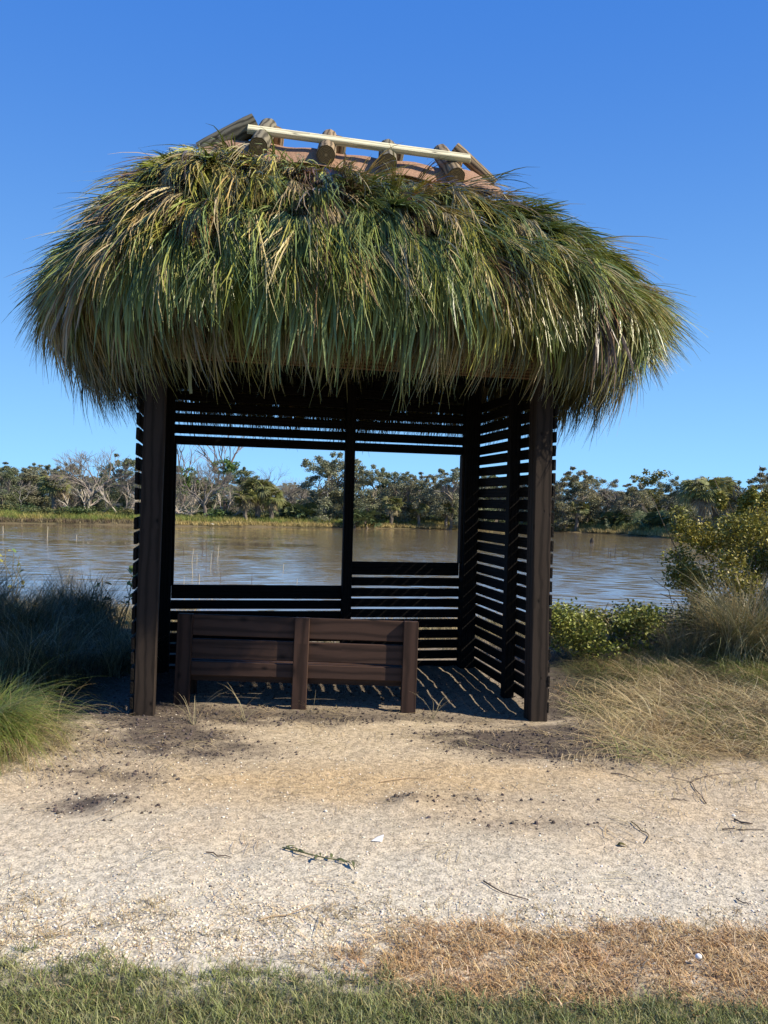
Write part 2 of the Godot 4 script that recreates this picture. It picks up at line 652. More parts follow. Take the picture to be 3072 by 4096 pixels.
func build_water() -> void:
	var s := Shape.new()
	var x0 := -125.0
	var x1 := 125.0
	var z0 := -9.0
	var z1 := -82.0
	s.quad(Vector3(x0, WATER, z1), Vector3(x1, WATER, z1), Vector3(x1, WATER, z0), Vector3(x0, WATER, z0), Color.WHITE)
	var w := 1024
	var h := 2048
	var n := FastNoiseLite.new()
	n.seed = 2
	n.noise_type = FastNoiseLite.TYPE_SIMPLEX
	n.frequency = 1.0
	var hgt := PackedFloat32Array()
	hgt.resize(w * h)
	for y in h:
		var z := z1 + (z0 - z1) * (y + 0.5) / h
		for x in w:
			var xx := x0 + (x1 - x0) * (x + 0.5) / w
			hgt[y * w + x] = n.get_noise_2d(xx * 0.55, z * 3.1) * 0.6 + n.get_noise_2d(xx * 1.1 + 50.0, z * 6.4) * 0.4
	var out := PackedByteArray()
	out.resize(w * h * 3)
	var q := FastNoiseLite.new()
	q.seed = 14
	q.frequency = 1.0
	q.noise_type = FastNoiseLite.TYPE_SIMPLEX_SMOOTH
	for y in h:
		var z := z1 + (z0 - z1) * (y + 0.5) / h
		var up := maxi(y - 1, 0) * w
		var dn := mini(y + 1, h - 1) * w
		for x in w:
			var xx := x0 + (x1 - x0) * (x + 0.5) / w
			# wind-ruffled water with calm lanes along the far bank and in places near by
			var fs := far_shore(xx) + z
			var amp := 1.0
			if x % 4 == 0 or x == 0:
				amp = _ruffle(q, xx, z, fs)
				_last_amp = amp
			else:
				amp = _last_amp
			var gx: float = (hgt[y * w + mini(x + 1, w - 1)] - hgt[y * w + maxi(x - 1, 0)]) * 0.35 * amp
			var gz: float = (hgt[dn + x] - hgt[up + x]) * 0.1 * amp
			var k := (y * w + x) * 3
			var l := 1.0 / sqrt(1.0 + gx * gx + gz * gz)
			out[k] = int((0.5 - 0.5 * gx * l) * 255.0)
			out[k + 1] = int((0.5 + 0.5 * gz * l) * 255.0)
			out[k + 2] = int((0.5 + 0.5 * l) * 255.0)
	var im := Image.create_from_data(w, h, false, Image.FORMAT_RGB8, out)
	var m := StandardMaterial3D.new()
	m.resource_name = "silty lake water"
	m.albedo_color = lin(0.19, 0.145, 0.085)
	m.roughness = 0.05
	m.metallic_specular = 0.62
	m.normal_enabled = true
	m.normal_texture = ImageTexture.create_from_image(im)
	m.normal_scale = 1.0
	kind(put("water", s.mesh(m)), "structure")


var _last_amp := 1.0


func _ruffle(q: FastNoiseLite, x: float, z: float, fs: float) -> float:
	var n := q.get_noise_2d(x * 0.045, z * 0.16) + 0.4 * q.get_noise_2d(x * 0.16 + 9.0, z * 0.5)
	var calm := smoothstep(9.0, 1.0, fs) * 0.9 + smoothstep(4.0, -12.0, x) * 0.8 * smoothstep(0.0, 0.35, n + 0.1)
	return lerpf(1.0, 0.16, clampf(calm + 0.5 * smoothstep(0.1, 0.45, n), 0, 1))


# ---------------------------------------------------------------- the hut
func part(called: String, m: Mesh, at: Vector3, rot := Vector3.ZERO) -> MeshInstance3D:
	return put(called, m, hut, Transform3D(Basis.from_euler(rot), at))


func build_hut() -> void:
	hut = thing("thatched_shelter", "open-fronted lakeside shelter with shaggy green palm thatch, dark posts and slatted walls", "hut", HUT_AT, HUT_TURN)
	var w := HUT_WIDE
	var d := HUT_DEEP
	var top := 2.62
	# corner posts, the front two leaning outward a little at the foot
	var p := 0.14
	var t := 0.026
	part("post", board(Vector3(p, 3.0, p), mats.post, 0.008), Vector3(t + p / 2 + 0.012, 1.2, -p / 2), Vector3(0, 0, -0.012))
	part("post", board(Vector3(p, 3.0, p), mats.post, 0.008), Vector3(w - t - p / 2 + 0.004, 1.2, -p / 2), Vector3(0, 0, 0.01))
	part("post", board(Vector3(p, 3.0, p), mats.slat, 0.008), Vector3(t + p / 2, 1.2, -d + t + p / 2))
	part("post", board(Vector3(p, 3.0, p), mats.slat, 0.008), Vector3(w - t - p / 2, 1.2, -d + t + p / 2))
	# slimmer posts within the walls
	var q := 0.089
	for x in [w - t - q / 2, t + q / 2]:
		part("wall_post", board(Vector3(q, 2.9, q), mats.slat, 0.006), Vector3(x, 1.2, -0.72))
	part("wall_post", board(Vector3(q, 2.9, q), mats.slat, 0.006), Vector3(1.76, 1.2, -d + t + q / 2))
	# slats nailed outside the posts
	var pitch := 0.1017
	var tall := 0.081
	var tones := []
	for k in 4:
		var sm: StandardMaterial3D = mats.slat.duplicate()
		sm.resource_name = "stained slat timber darkened for shade"
		sm.albedo_color = lin(0.0075 + 0.0028 * k, 0.006 + 0.0021 * k, 0.005 + 0.0016 * k)
		tones.append(sm)
	var side: Array[ArrayMesh] = []
	var back: Array[ArrayMesh] = []
	for k in 5:
		side.append(board(Vector3(t - 0.003, tall, d - 0.004), tones[(k * 3) % 4], 0.004))
		back.append(board(Vector3(w - 2 * t - 0.006, tall, t - 0.003), tones[(k * 3 + 1) % 4], 0.004))
	for k in 25:
		var y := 0.048 + k * pitch
		part("slat", side[k % 5], Vector3(w - t / 2, y + rnd(-0.004, 0.004), -d / 2 + rnd(-0.006, 0.006)), Vector3(rnd(-0.003, 0.003), 0, rnd(-0.03, 0.03)))
		part("slat", side[(k + 2) % 5], Vector3(t / 2, y + rnd(-0.004, 0.004), -d / 2 + rnd(-0.006, 0.006)), Vector3(rnd(-0.003, 0.003), 0, rnd(-0.03, 0.03)))
	for k in 6:
		part("slat", back[k % 5], Vector3(w / 2, 2.077 + k * pitch + rnd(-0.003, 0.003), -d + t / 2), Vector3(0, 0, rnd(-0.002, 0.002)))
	# low back wall: the left bay ends at a sill lower than the right bay
	var lw := 1.735
	for k in 7:
		part("slat", board(Vector3(lw - t - 0.004, tall, t - 0.003), mats.slat), Vector3(t + (lw - t) / 2, 0.587 - k * 0.1 + rnd(-0.003, 0.003), -d + t / 2), Vector3(0, 0, rnd(-0.003, 0.003)))
	for k in 9:
		part("slat", board(Vector3(w - lw - t - 0.008, tall, t - 0.003), mats.slat), Vector3(lw + (w - lw - t) / 2, 0.808 - k * 0.1 + rnd(-0.003, 0.003), -d + t / 2), Vector3(0, 0, rnd(-0.003, 0.003)))
	part("sill", board(Vector3(lw - 0.167 - 0.01, 0.125, 0.04), mats.slat), Vector3(0.167 + (lw - 0.177) / 2, 0.705, -d + 0.022))
	part("sill", board(Vector3(w - 1.81 - 0.17, 0.125, 0.04), mats.slat), Vector3(1.81 + (w - 1.81 - 0.17) / 2, 0.935, -d + 0.022))
	part("jamb", board(Vector3(0.02, 1.27, 0.09), mats.slat), Vector3(0.177, 1.4, -d + 0.072))
	part("jamb", board(Vector3(0.02, 1.04, 0.09), mats.post), Vector3(w - 0.177, 1.516, -d + 0.072))
	# plates and rafters under the thatch
	part("header_beam", board(Vector3(w - 0.34, 0.19, 0.045), mats.beam), Vector3(w / 2, 2.6, -0.025))
	part("top_plate", board(Vector3(w + 0.5, 0.14, 0.09), mats.slat), Vector3(w / 2, top + 0.13, -0.19))
	part("top_plate", board(Vector3(w + 0.5, 0.14, 0.09), mats.slat), Vector3(w / 2, top + 0.13, -d + 0.24))
	for k in 5:
		var x := 0.3 + k * (w - 0.6) / 4.0
		for sgn in [-1.0, 1.0]:
			part("rafter", board(Vector3(0.06, 0.09, 1.9), mats.slat), Vector3(lerpf(x, w / 2, 0.12), 3.32, -d / 2 + sgn * 0.62), Vector3(sgn * 0.86, 0, 0))
	# brown sheet over the ridge
	var s := Shape.new()
	var n := 34
	var m := 14
	for j in n + 1:
		var f := float(j) / n
		var x := lerpf(-1.2, 1.2, f)
		for k in m + 1:
			var a := lerpf(-1.0, 1.0, float(k) / m)
			var flop := 0.012 * sin(f * 21.0) * absf(a) + 0.008 * sin(f * 37.0 + a * 3.0)
			var ends := smoothstep(1.0, 0.82, absf(x) / 1.2)
			s.v.append(Vector3(x, 4.375 - 0.025 * x - 0.1 * (1.0 - ends) - 0.36 * a * a + 0.09 * a * a * a * a + flop, 0.40 * a))
			s.c.append(Color.WHITE)
			s.u.append(Vector2(f, a))
			if j > 0 and k > 0:
				var b := (j - 1) * (m + 1) + k - 1
				s.i.append_array(PackedInt32Array([b, b + m + 1, b + 1, b + 1, b + m + 1, b + m + 2]))
	s.smooth()
	part("ridge_sheet", s.mesh(mats.sheet), Vector3(w / 2 + 0.07, 0.02, -d / 2))
	# crossed saddle logs holding the sheet down, and a new board across them
	var zc := -d / 2
	var xs := [0.86, 1.37, 1.86, 2.37]
	for k in 4:
		var x: float = xs[k]
		var y := 4.415 - 0.035 * (x - 1.5)
		part("ridge_log", log_mesh(0.66, 0.072, 0.076, mats.old_log if k in [0, 2] else mats.bark, mats.cut), Vector3(x - 0.02, y - 0.02, zc + 0.145), Vector3(0.62 + rnd(-0.05, 0.05), -0.1 + rnd(-0.1, 0.1), 0))
		part("ridge_log", log_mesh(0.56, 0.07, 0.074, mats.bark if k in [0, 3] else mats.old_log, mats.cut), Vector3(x + 0.07, y - 0.075, zc - 0.2), Vector3(-0.66 + rnd(-0.05, 0.05), 0.05, 0))
	_beam_log("hip_log", Vector3(0.36, 4.27, zc + 0.06), Vector3(0.78, 4.52, zc + 0.14), 0.088, mats.old_log)
	_beam_log("hip_log", Vector3(2.45, 4.58, zc - 0.02), Vector3(2.8, 4.3, zc + 0.0), 0.05, mats.bark)
	var b0 := Vector3(0.71, 4.445, zc + 0.26)
	var b1 := Vector3(2.48, 4.33, zc + 0.30)
	var dir := b1 - b0
	var bd := put("ridge_board", board(Vector3(dir.length(), 0.085, 0.04), mats.pale, 0.003), hut)
	bd.position = (b0 + b1) / 2
	bd.rotation = Vector3(-0.75, atan2(-dir.z, dir.x), asin(dir.y / dir.length()))


func _beam_log(called: String, a: Vector3, b: Vector3, r: float, m: Material) -> void:
	var o := put(called, log_mesh(a.distance_to(b), r, r * 0.93, m, mats.cut), hut)
	o.transform = Transform3D(Basis.looking_at(a - b, Vector3.UP), (a + b) / 2)


# a point of the thatch: phi runs round the roof, t from the ridge (0) to the eave (1); local to the hut
func roof(phi: float, t: float) -> Vector3:
	var c := cos(phi)
	var s := sin(phi)
	var a := 2.12
	var b := 1.76
	var n := 2.7
	var r := pow(pow(absf(c / a), n) + pow(absf(s / b), n), -1.0 / n)
	var ex := r * c
	var ez := r * s
	var rx := clampf(ex * 0.8, -1.2, 1.0)
	var rz := 0.3 * s
	var hip := smoothstep(0.45, 0.95, absf(c))
	var bulge := lerpf(0.55, 0.16, hip)
	var g := (1.0 - bulge) * t + bulge * sin(t * PI / 2)
	var k := lerpf(t, 1.0 - cos(t * PI / 2), lerpf(0.5, 0.34, hip))
	var x := lerpf(rx, ex, g)
	var lump := (0.05 * tint_noise.get_noise_2d(phi * 2.2, t * 4.0) + 0.03 * tint_noise.get_noise_2d(phi * 6.0 + 20.0, t * 9.0)) * sin(t * PI)
	return Vector3(HUT_WIDE / 2 + 0.06 + 0.05 * t + x * (1.0 + lump), lerpf(4.0 - 0.055 * x + 0.13 * smoothstep(-0.5, -1.15, rx), 3.0, k) + lump, -HUT_DEEP / 2 + lerpf(rz, ez, g) * (1.0 + lump))


# how far the thatch stands out here: ragged overlapping layers, each proud at its lower edge
func layer(phi: float, t: float) -> float:
	var f := fposmod(t * 4.6 + 0.9 * tint_noise.get_noise_2d(phi * 2.4, 3.0) + 0.35 * tint_noise.get_noise_2d(phi * 7.0, 11.0 + t * 2.0), 1.0)
	return f * f * smoothstep(0.2, 0.5, t) * (1.0 - 0.5 * smoothstep(0.6, 1.0, absf(cos(phi))))


# axes on the thatch: x round the roof, y up the slope, z outward
func on_roof(phi: float, t: float) -> Transform3D:
	var o := roof(phi, t)
	var across := (roof(phi - 0.02, t) - roof(phi + 0.02, t)).normalized()
	var up := (roof(phi, maxf(t - 0.03, 0.0)) - roof(phi, maxf(t - 0.03, 0.0) + 0.06)).normalized()
	var out := across.cross(up).normalized()
	if out.y < -0.2:
		out = -out
	return Transform3D(Basis(up.cross(out), up, out), o)


# a palm leaf: leaflets fanning down from a hub at the origin (down is -y, outward is +z)
func frond(count: int, length: float, half: float, wide: float, droop: float, c0: Color, c1: Color) -> ArrayMesh:
	var s := Shape.new()
	for k in count:
		var f := (k + rnd(-0.3, 0.3)) / (count - 1) * 2.0 - 1.0
		var ang := f * half
		var l := length * (1.0 - 0.22 * absf(f)) * rnd(0.75, 1.1)
		var lift := rnd(0.02, 0.22)
		var bend := droop * rnd(0.6, 1.5)
		var twist := rnd(-1.3, 1.3)
		var pts := PackedVector3Array()
		var wid := PackedFloat32Array()
		var kink := rnd(-0.1, 0.1)
		for j in 5:
			var q := j / 4.0
			var a := ang * (1.0 - 0.55 * q) + kink * q * q
			var dist := l * q
			pts.append(Vector3(sin(a) * dist, -cos(a) * dist, lift * dist - bend * dist * dist))
			wid.append(wide * [0.5, 1.0, 0.85, 0.5, 0.08][j] * rnd(0.9, 1.1))
		var v := rnd(0.62, 1.35)
		var base := vary(c0, 0.14)
		var side := Vector3(cos(ang), sin(ang), twist * 0.9).normalized()
		s.ribbon(pts, wid, side, base * v, c0.lerp(c1, rnd(0.3, 1.0)) * v)
	return s.mesh(mats.palm)


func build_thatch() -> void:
	# added dark shell: stops sun through the leaves, blackens the gaps between them
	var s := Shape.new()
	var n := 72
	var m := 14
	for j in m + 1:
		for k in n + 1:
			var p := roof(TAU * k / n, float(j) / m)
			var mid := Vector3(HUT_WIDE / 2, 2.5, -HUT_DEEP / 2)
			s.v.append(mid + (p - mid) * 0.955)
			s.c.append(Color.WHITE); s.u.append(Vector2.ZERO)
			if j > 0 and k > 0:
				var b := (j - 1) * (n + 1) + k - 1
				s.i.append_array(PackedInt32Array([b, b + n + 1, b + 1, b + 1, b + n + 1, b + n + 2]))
	put("thatch_light_shell", s.mesh(mats.under), hut)

	# leaf kinds: fresh green, blue green, olive, yellowing, tan, dark brown, orange brown
	var c0 := [Color(0.125, 0.18, 0.032), Color(0.11, 0.17, 0.055), Color(0.2, 0.215, 0.03), Color(0.3, 0.27, 0.06), Color(0.3, 0.23, 0.12), Color(0.06, 0.042, 0.027), Color(0.27, 0.12, 0.045)]
	var c1 := [Color(0.26, 0.29, 0.07), Color(0.22, 0.28, 0.1), Color(0.4, 0.38, 0.1), Color(0.36, 0.28, 0.12), Color(0.36, 0.28, 0.17), Color(0.15, 0.1, 0.06), Color(0.3, 0.18, 0.09)]
	var flat := []
	var crest := []
	var eave := []
	for k in 7:
		var a := []
		var b := []
		for v in 3:
			a.append(frond(34, rnd(0.52, 0.74), rnd(0.55, 0.95), 0.027, rnd(0.1, 0.25), c0[k], c1[k]))
			b.append(frond(36, rnd(0.55, 0.76), rnd(0.55, 0.95), 0.026, rnd(0.5, 0.85), c0[k], c1[k]))
		flat.append(a)
		var e := []
		for v in 3:
			e.append(frond(36, rnd(0.5, 0.66), rnd(0.6, 0.95), 0.026, rnd(0.5, 0.8), c0[k], c1[k]))
		crest.append(e)
		eave.append(b)
	var rows := [0.99, 0.92, 0.84, 0.75, 0.66, 0.57, 0.48, 0.38, 0.28, 0.18, 0.1, 0.03]
	var behind: Array[Transform3D] = []
	var tints := PackedColorArray()
	for j in rows.size():
		var t: float = rows[j]
		var phi := rnd(0, 0.1)
		while phi < TAU:
			var here := roof(phi, t)
			if t < 0.05 and cos(phi) > -0.8:
				phi += 0.12
				continue
			var gap := 0.25 + 0.03 * (1.0 - t)
			var speed := roof(phi + 0.02, t).distance_to(here) / 0.02
			var tt := clampf(t + rnd(-0.03, 0.03), 0.02, 1.0)
			var x := on_roof(phi, tt)
			# hubs on the hips lean the way the leaves fall
			x = x * Transform3D(Basis(Vector3.BACK, rnd(-0.22, 0.22) + 0.4 * tint_noise.get_noise_2d(phi * 2.5, t * 5.0)) * Basis(Vector3.RIGHT, rnd(-0.3, 0.04) * clampf(t * 1.8 - 0.35, 0.0, 1.0) + 0.22 * smoothstep(0.75, 1.0, t) + 0.12 * smoothstep(0.35, 0.1, t)), Vector3(0, rnd(0.0, 0.08), rnd(0.0, 0.05) + 0.15 * layer(phi, tt)))
			var pick := leaf_kind(here)
			var seen := sin(phi) > -0.35 and phi < PI * 1.2 or phi > TAU - 0.4
			var set_: Array = (eave if t > 0.8 else crest if t < 0.32 else flat)[pick]
			var size := rnd(0.85, 1.15) * (0.78 if t < 0.95 else 1.0)
			x.basis = x.basis.scaled(Vector3.ONE * size)
			if seen:
				put("palm_frond", set_[rng.randi() % 3], hut, x)
			else:
				behind.append(x)
				tints.append(Color.WHITE)
			phi += gap / maxf(speed, 0.3) * rnd(0.8, 1.2)
	many("thatch_fronds", eave[2][0], behind, tints, hut)

	# the loose narrow blades that cover and fringe the leaves
	var strand := Shape.new()
	for k in 9:
		var a := rnd(-0.2, 0.2)
		var l := rnd(0.28, 0.55)
		var pts := PackedVector3Array()
		var wid := PackedFloat32Array()
		var curl := rnd(-0.22, 0.22)
		var lift := rnd(0.0, 0.28)
		for j in 5:
			var q := j / 4.0
			var aa := a + curl * q * q
			pts.append(Vector3(rnd(-0.004, 0.004) + sin(aa) * l * q + (k - 4) * 0.009, -cos(aa) * l * q + rnd(-0.02, 0.02), lift * l * q - 0.45 * l * l * q * q))
			wid.append(rnd(0.006, 0.011) * [0.7, 1.0, 0.9, 0.6, 0.15][j])
		strand.ribbon(pts, wid, Vector3(cos(a), sin(a), rnd(-0.9, 0.9)).normalized(), Color.WHITE * rnd(0.6, 1.1), Color(1.25, 1.1, 0.85) * rnd(0.8, 1.2))
	var sm := strand.mesh(mats.palm)
	var where: Array[Transform3D] = []
	var cols := PackedColorArray()
	for k in 8000:
		var phi := rng.randf() * TAU
		var t := pow(rng.randf(), 0.62)
		if k % 5 == 0:
			t = rnd(0.86, 1.0)
		var x := on_roof(phi, t)
		var p := x.origin
		var scale_ := rnd(0.7, 1.25)
		x = x * Transform3D(Basis(Vector3.BACK, rng.randfn() * 0.11 + 0.45 * tint_noise.get_noise_2d(phi * 3.0, t * 7.0)) * Basis(Vector3.RIGHT, rnd(-0.4, 0.06) * clampf(t * 1.8 - 0.2, 0.12, 1.0)), Vector3(0, 0, rnd(0.0, 0.08) + 0.16 * layer(phi, t)))
		x.basis = x.basis * Basis.from_scale(Vector3(scale_ * rnd(0.45, 1.0) * (1 if k % 2 else -1), scale_, scale_))
		where.append(x)
		var pick := leaf_kind(p)
		var col: Color = c0[pick].lerp(c1[pick], rnd(0.2, 1.0))
		if rng.randf() < 0.17:
			col = Color(0.44, 0.37, 0.2)
		cols.append(vary(col, 0.35))
	many("thatch_blades", sm, where, cols, hut)
	# one long leaf strip hanging loose under the eave
	var loose := Shape.new()
	loose.ribbon(PackedVector3Array([Vector3(0, 0.3, 0.02), Vector3(0.005, 0.15, 0.015), Vector3(0.012, 0.0, 0), Vector3(0.02, -0.05, 0)]), PackedFloat32Array([0.024, 0.026, 0.022, 0.018]), Vector3(0.95, 0.05, 0.3).normalized(), Color(0.16, 0.17, 0.05), Color(0.22, 0.2, 0.07))
	put("hanging_leaf", loose.mesh(mats.palm), hut, Transform3D(Basis(), Vector3(0.35, 2.27, 0.38)))
	# fringe hanging straight down under the eave
	where.clear()
	cols = PackedColorArray()
	for k in 2000:
		var phi := rng.randf() * TAU
		if sin(phi) > 0.45 and k % 3 == 0:
			continue
		var p := roof(phi, 1.0)
		var mid := Vector3(HUT_WIDE / 2, p.y, -HUT_DEEP / 2)
		p = mid + (p - mid) * rnd(0.86, 1.02)
		p.y += rnd(-0.3, 0.04) - 0.1 * smoothstep(0.75, 0.0, sin(phi))
		var out := Vector3(p.x - mid.x, 0, p.z - mid.z).normalized()
		var x := Transform3D(Basis(Vector3.UP.cross(out), Vector3.UP, out), p)
		x = x * Transform3D(Basis(Vector3.BACK, rng.randfn() * 0.14) * Basis(Vector3.RIGHT, rnd(-0.2, 0.25)), Vector3.ZERO)
		var sc := rnd(0.65, 1.15)
		x.basis = x.basis * Basis.from_scale(Vector3(sc * (1 if k % 2 else -1), sc, sc))
		where.append(x)
		cols.append(vary(Color(0.3, 0.25, 0.14) if rng.randf() < 0.28 else Color(0.13, 0.135, 0.045), 0.45))
	many("eave_fringe", sm, where, cols, hut)


func leaf_kind(p: Vector3) -> int:
	var n := tint_noise.get_noise_3d(p.x * 0.9, p.y * 1.5, p.z * 0.9) + rnd(-0.42, 0.42)
	var q := tint_noise.get_noise_3d(p.x * 1.3 + 30.0, p.y * 2.0, p.z * 1.3) + rnd(-0.15, 0.15)
	if q > 0.4:
		return 6 if rng.randf() < 0.3 else 5
	if q < -0.37:
		return 4
	if n > 0.38:
		return 3
	if n > 0.1:
		return 2
	if n > -0.2:
		return 0
	return 1


# ---------------------------------------------------------------- the bench
func build_bench() -> void:
	var b := thing("bench", "brown board bench standing under the thatch with its back to the path", "bench", Vector3(-0.63, 0.03, -6.22), 0.045)
	b.rotation.z = -0.014
	for x in [-0.84, 0.03, 0.85]:
		put("upright", board(Vector3(0.112, 0.86, 0.05), mats.bench, 0.005), b, Transform3D(Basis(Vector3.RIGHT, -0.05), Vector3(x, 0.22, 0.02)))
		put("seat_bracket", board(Vector3(0.05, 0.06, 0.42), mats.bench, 0.004), b, Transform3D(Basis(), Vector3(x, 0.2, -0.24)))
		put("leg", board(Vector3(0.06, 0.36, 0.06), mats.bench, 0.004), b, Transform3D(Basis(), Vector3(x, 0.01, -0.42)))
	var rows := [[0.565, 0.158], [0.388, 0.148], [0.242, 0.105]]
	for r in rows:
		put("back_board", board(Vector3(1.76, r[1], 0.03), mats.bench, 0.006), b, Transform3D(Basis(Vector3.RIGHT, -0.05), Vector3(0, r[0], -0.012 - 0.05 * (r[0] - 0.22))))
	for k in 3:
		put("seat_board", board(Vector3(1.76, 0.035, 0.13), mats.bench, 0.006), b, Transform3D(Basis(), Vector3(0, 0.25, -0.12 - k * 0.145)))
	put("apron", board(Vector3(1.72, 0.05, 0.03), mats.bench, 0.005), b, Transform3D(Basis(), Vector3(0, 0.165, -0.07)))


# ---------------------------------------------------------------- far bank
const TREES := [
	["oak", -35.8, -72.0, 4.05, "grey green oak cut by the left edge of the picture, bushy to the ground"],
	["oak", -34.0, -74.0, 4.52, "dark green oak at the left end of the tree line, left of the bare thicket"],
	["bare", -31.0, -71.0, 3.98, "wide bare grey tree with pale spreading limbs left of the lone cabbage palm"],
	["oak", -33.3, -80.0, 4.66, "dark green oak crown rising behind the lone cabbage palm"],
	["palm", -27.6, -69.0, 3.37, "lone cabbage palm with ragged skirt standing left of the tall bare tree"],
	["oak", -30.1, -79.0, 4.74, "olive oak behind the gap between the lone palm and the tall bare tree"],
	["bare", -26.6, -70.0, 3.35, "small bare grey tree between the lone palm and the tall bare tree"],
	["bigbare", -24.4, -69.0, 6.19, "tallest bare tree on the far bank, dark trunk forking low over the grass"],
	["bare", -25.4, -76.0, 5.28, "bare grey tree with brown twigs just right of the tallest bare tree"],
	["oak", -24.7, -78.0, 5.71, "dull green oak showing just left of the left front post"],
	["bare", -23.1, -78.0, 5.01, "bare grey tree mostly hidden behind the left front post"],
	["oak", -20.8, -77.0, 4.89, "green oak mostly hidden behind the left back corner of the hut"],
	["pine", -19.8, -82.0, 5.16, "bright green pine with two tufts at the left edge of the left window"],
	["bigbare", -14.5, -67.0, 4.70, "spreading bare tree with thick leaning trunk in the left window"],
	["bare", -16.6, -70.0, 3.04, "low bare grey bush with bleached limbs at the left edge of the left window"],
	["pine", -16.2, -84.0, 6.20, "round topped bright pine, tallest green crown in the left window"],
	["bare", -12.7, -72.0, 4.20, "pale thin leafless scrub between the pine and the palm clump"],
	["oak", -13.8, -82.0, 5.00, "thin olive oak behind the left palm of the clump"],
	["palm", -11.3, -68.0, 2.64, "short straight palm, leftmost of the palm clump in the left window"],
	["palm", -10.5, -69.0, 3.64, "tallest palm in the middle of the palm clump in the left window"],
	["palm", -9.4, -69.0, 2.94, "broad shaggy palm at the right of the palm clump in the left window"],
	["bare", -11.3, -80.0, 5.52, "thin tall bare tree poking above the palm clump"],
	["bare", -9.3, -76.0, 4.44, "bare grey tree right of the palm clump, pale twigs against the sky"],
	["bare", -8.0, -78.0, 4.11, "low bare grey tree between palm clump and the big dark oak"],
	["palmetto", -7.6, -71.0, 2.39, "dark green rounded palmetto beside the big dark oak"],
	["oak", -5.3, -72.0, 6.12, "big dark oak with open crown, tallest tree left of the centre post"],
	["oak", -3.5, -74.0, 6.17, "large oak crown directly behind the centre post of the back wall"],
	["oak", -1.6, -73.0, 5.35, "grey green oak at the left edge of the right window"],
	["oak", 0.4, -76.0, 5.04, "rounded pale oak second from the left in the right window"],
	["oak", 2.1, -74.0, 4.75, "dark low oak in the middle of the right window"],
	["oak", 4.0, -76.0, 4.80, "olive oak in the right half of the right window"],
	["oak", 5.8, -73.0, 5.30, "tall open oak at the right edge of the right window"],
	["palmetto", -1.9, -70.0, 2.06, "pale palmetto with drooping fans at the left foot of the right window trees"],
	["palm", 0.6, -72.0, 2.54, "shaggy low palm in the middle of the right window"],
	["palm", 3.1, -73.0, 2.13, "short palm with hanging dead fronds right of the middle of the right window"],
	["palm", 5.5, -73.0, 2.36, "low palm at the right foot of the right window trees"],
	["oak", 8.1, -76.0, 5.33, "oak mostly hidden behind the right back corner post of the hut"],
	["oak", 10.2, -76.0, 5.18, "oak seen in slivers through the right slatted wall near the corner"],
	["oak", 12.9, -78.0, 5.11, "oak seen in slivers through the right slatted wall between its two posts"],
	["oak", 15.0, -78.0, 5.52, "oak mostly hidden behind the right front post"],
	["oak", 16.8, -76.0, 5.74, "grey green oak immediately right of the right front post, tallest there"],
	["oak", 18.8, -77.0, 5.06, "lower grey oak second to the right of the right front post"],
	["palm", 17.4, -75.0, 2.61, "low palm under the oak nearest the right front post"],
	["oak", 21.1, -78.0, 4.55, "low grey oak left of the golden topped tree"],
	["oak", 22.0, -75.0, 4.41, "wide grey thicket oak in front of the golden topped tree"],
	["golden", 25.7, -80.0, 5.53, "yellow green tree with golden top above the right hand thicket"],
	["oak", 26.5, -76.0, 4.90, "dark grey oak between the golden topped tree and the tall dark palm"],
	["palmetto", 21.2, -75.0, 2.38, "dark palmetto at the water's edge below the wide grey thicket"],
	["palmetto", 23.1, -70.0, 2.35, "dark palmetto left of the near leafy shrub at the water's edge"],
	["palm", 25.1, -66.0, 4.62, "dark tall palm standing behind the near leafy shrub"],
	["palm", 27.2, -68.0, 4.74, "second dark palm close right of the tall dark palm"],
	["oak", 30.0, -72.0, 4.46, "dark oak behind the top of the near leafy shrub"],
	["oak", 29.9, -66.0, 5.41, "grey brown oak at the far right edge of the picture"],
]
# stalks standing in the lake: x, z, height
const REEDS := [[-20.49, -44.70, 0.35], [-19.05, -43.70, 0.37], [-16.69, -41.03, 0.23], [-16.65, -41.06, 0.53], [-17.81, -45.33, 0.58], [-14.99, -40.48, 0.18], [-5.13, -22.35, 0.75], [-7.29, -30.42, 0.51], [-6.26, -27.87, 0.26], [-6.67, -30.68, 0.51],
	[-6.30, -29.52, 0.66], [-5.30, -25.56, 0.43], [-5.62, -27.45, 0.69], [-5.78, -28.99, 0.49], [-4.76, -21.51, 0.17], [-4.14, -21.30, 0.27], [-3.24, -20.69, 0.25], [-2.87, -19.35, 0.14], [-2.10, -20.30, 0.20], [-3.04, -25.43, 0.17],
	[-4.16, -17.42, 0.23], [-5.14, -16.54, 0.14], [-5.41, -15.74, 0.13], [-4.09, -15.20, 0.14], [-3.94, -15.04, 0.09], [-3.80, -17.25, 0.53], [-3.45, -16.93, 0.35], [-4.66, -19.40, 0.27], [-3.40, -18.71, 0.08], [10.16, -36.96, 0.31],
	[10.43, -38.41, 0.34], [10.37, -37.05, 0.58], [10.80, -37.23, 0.27], [11.66, -39.30, 0.18], [8.84, -37.38, 0.31], [8.35, -36.52, 0.24], [12.22, -38.84, 0.17], [9.80, -44.11, 0.30]]
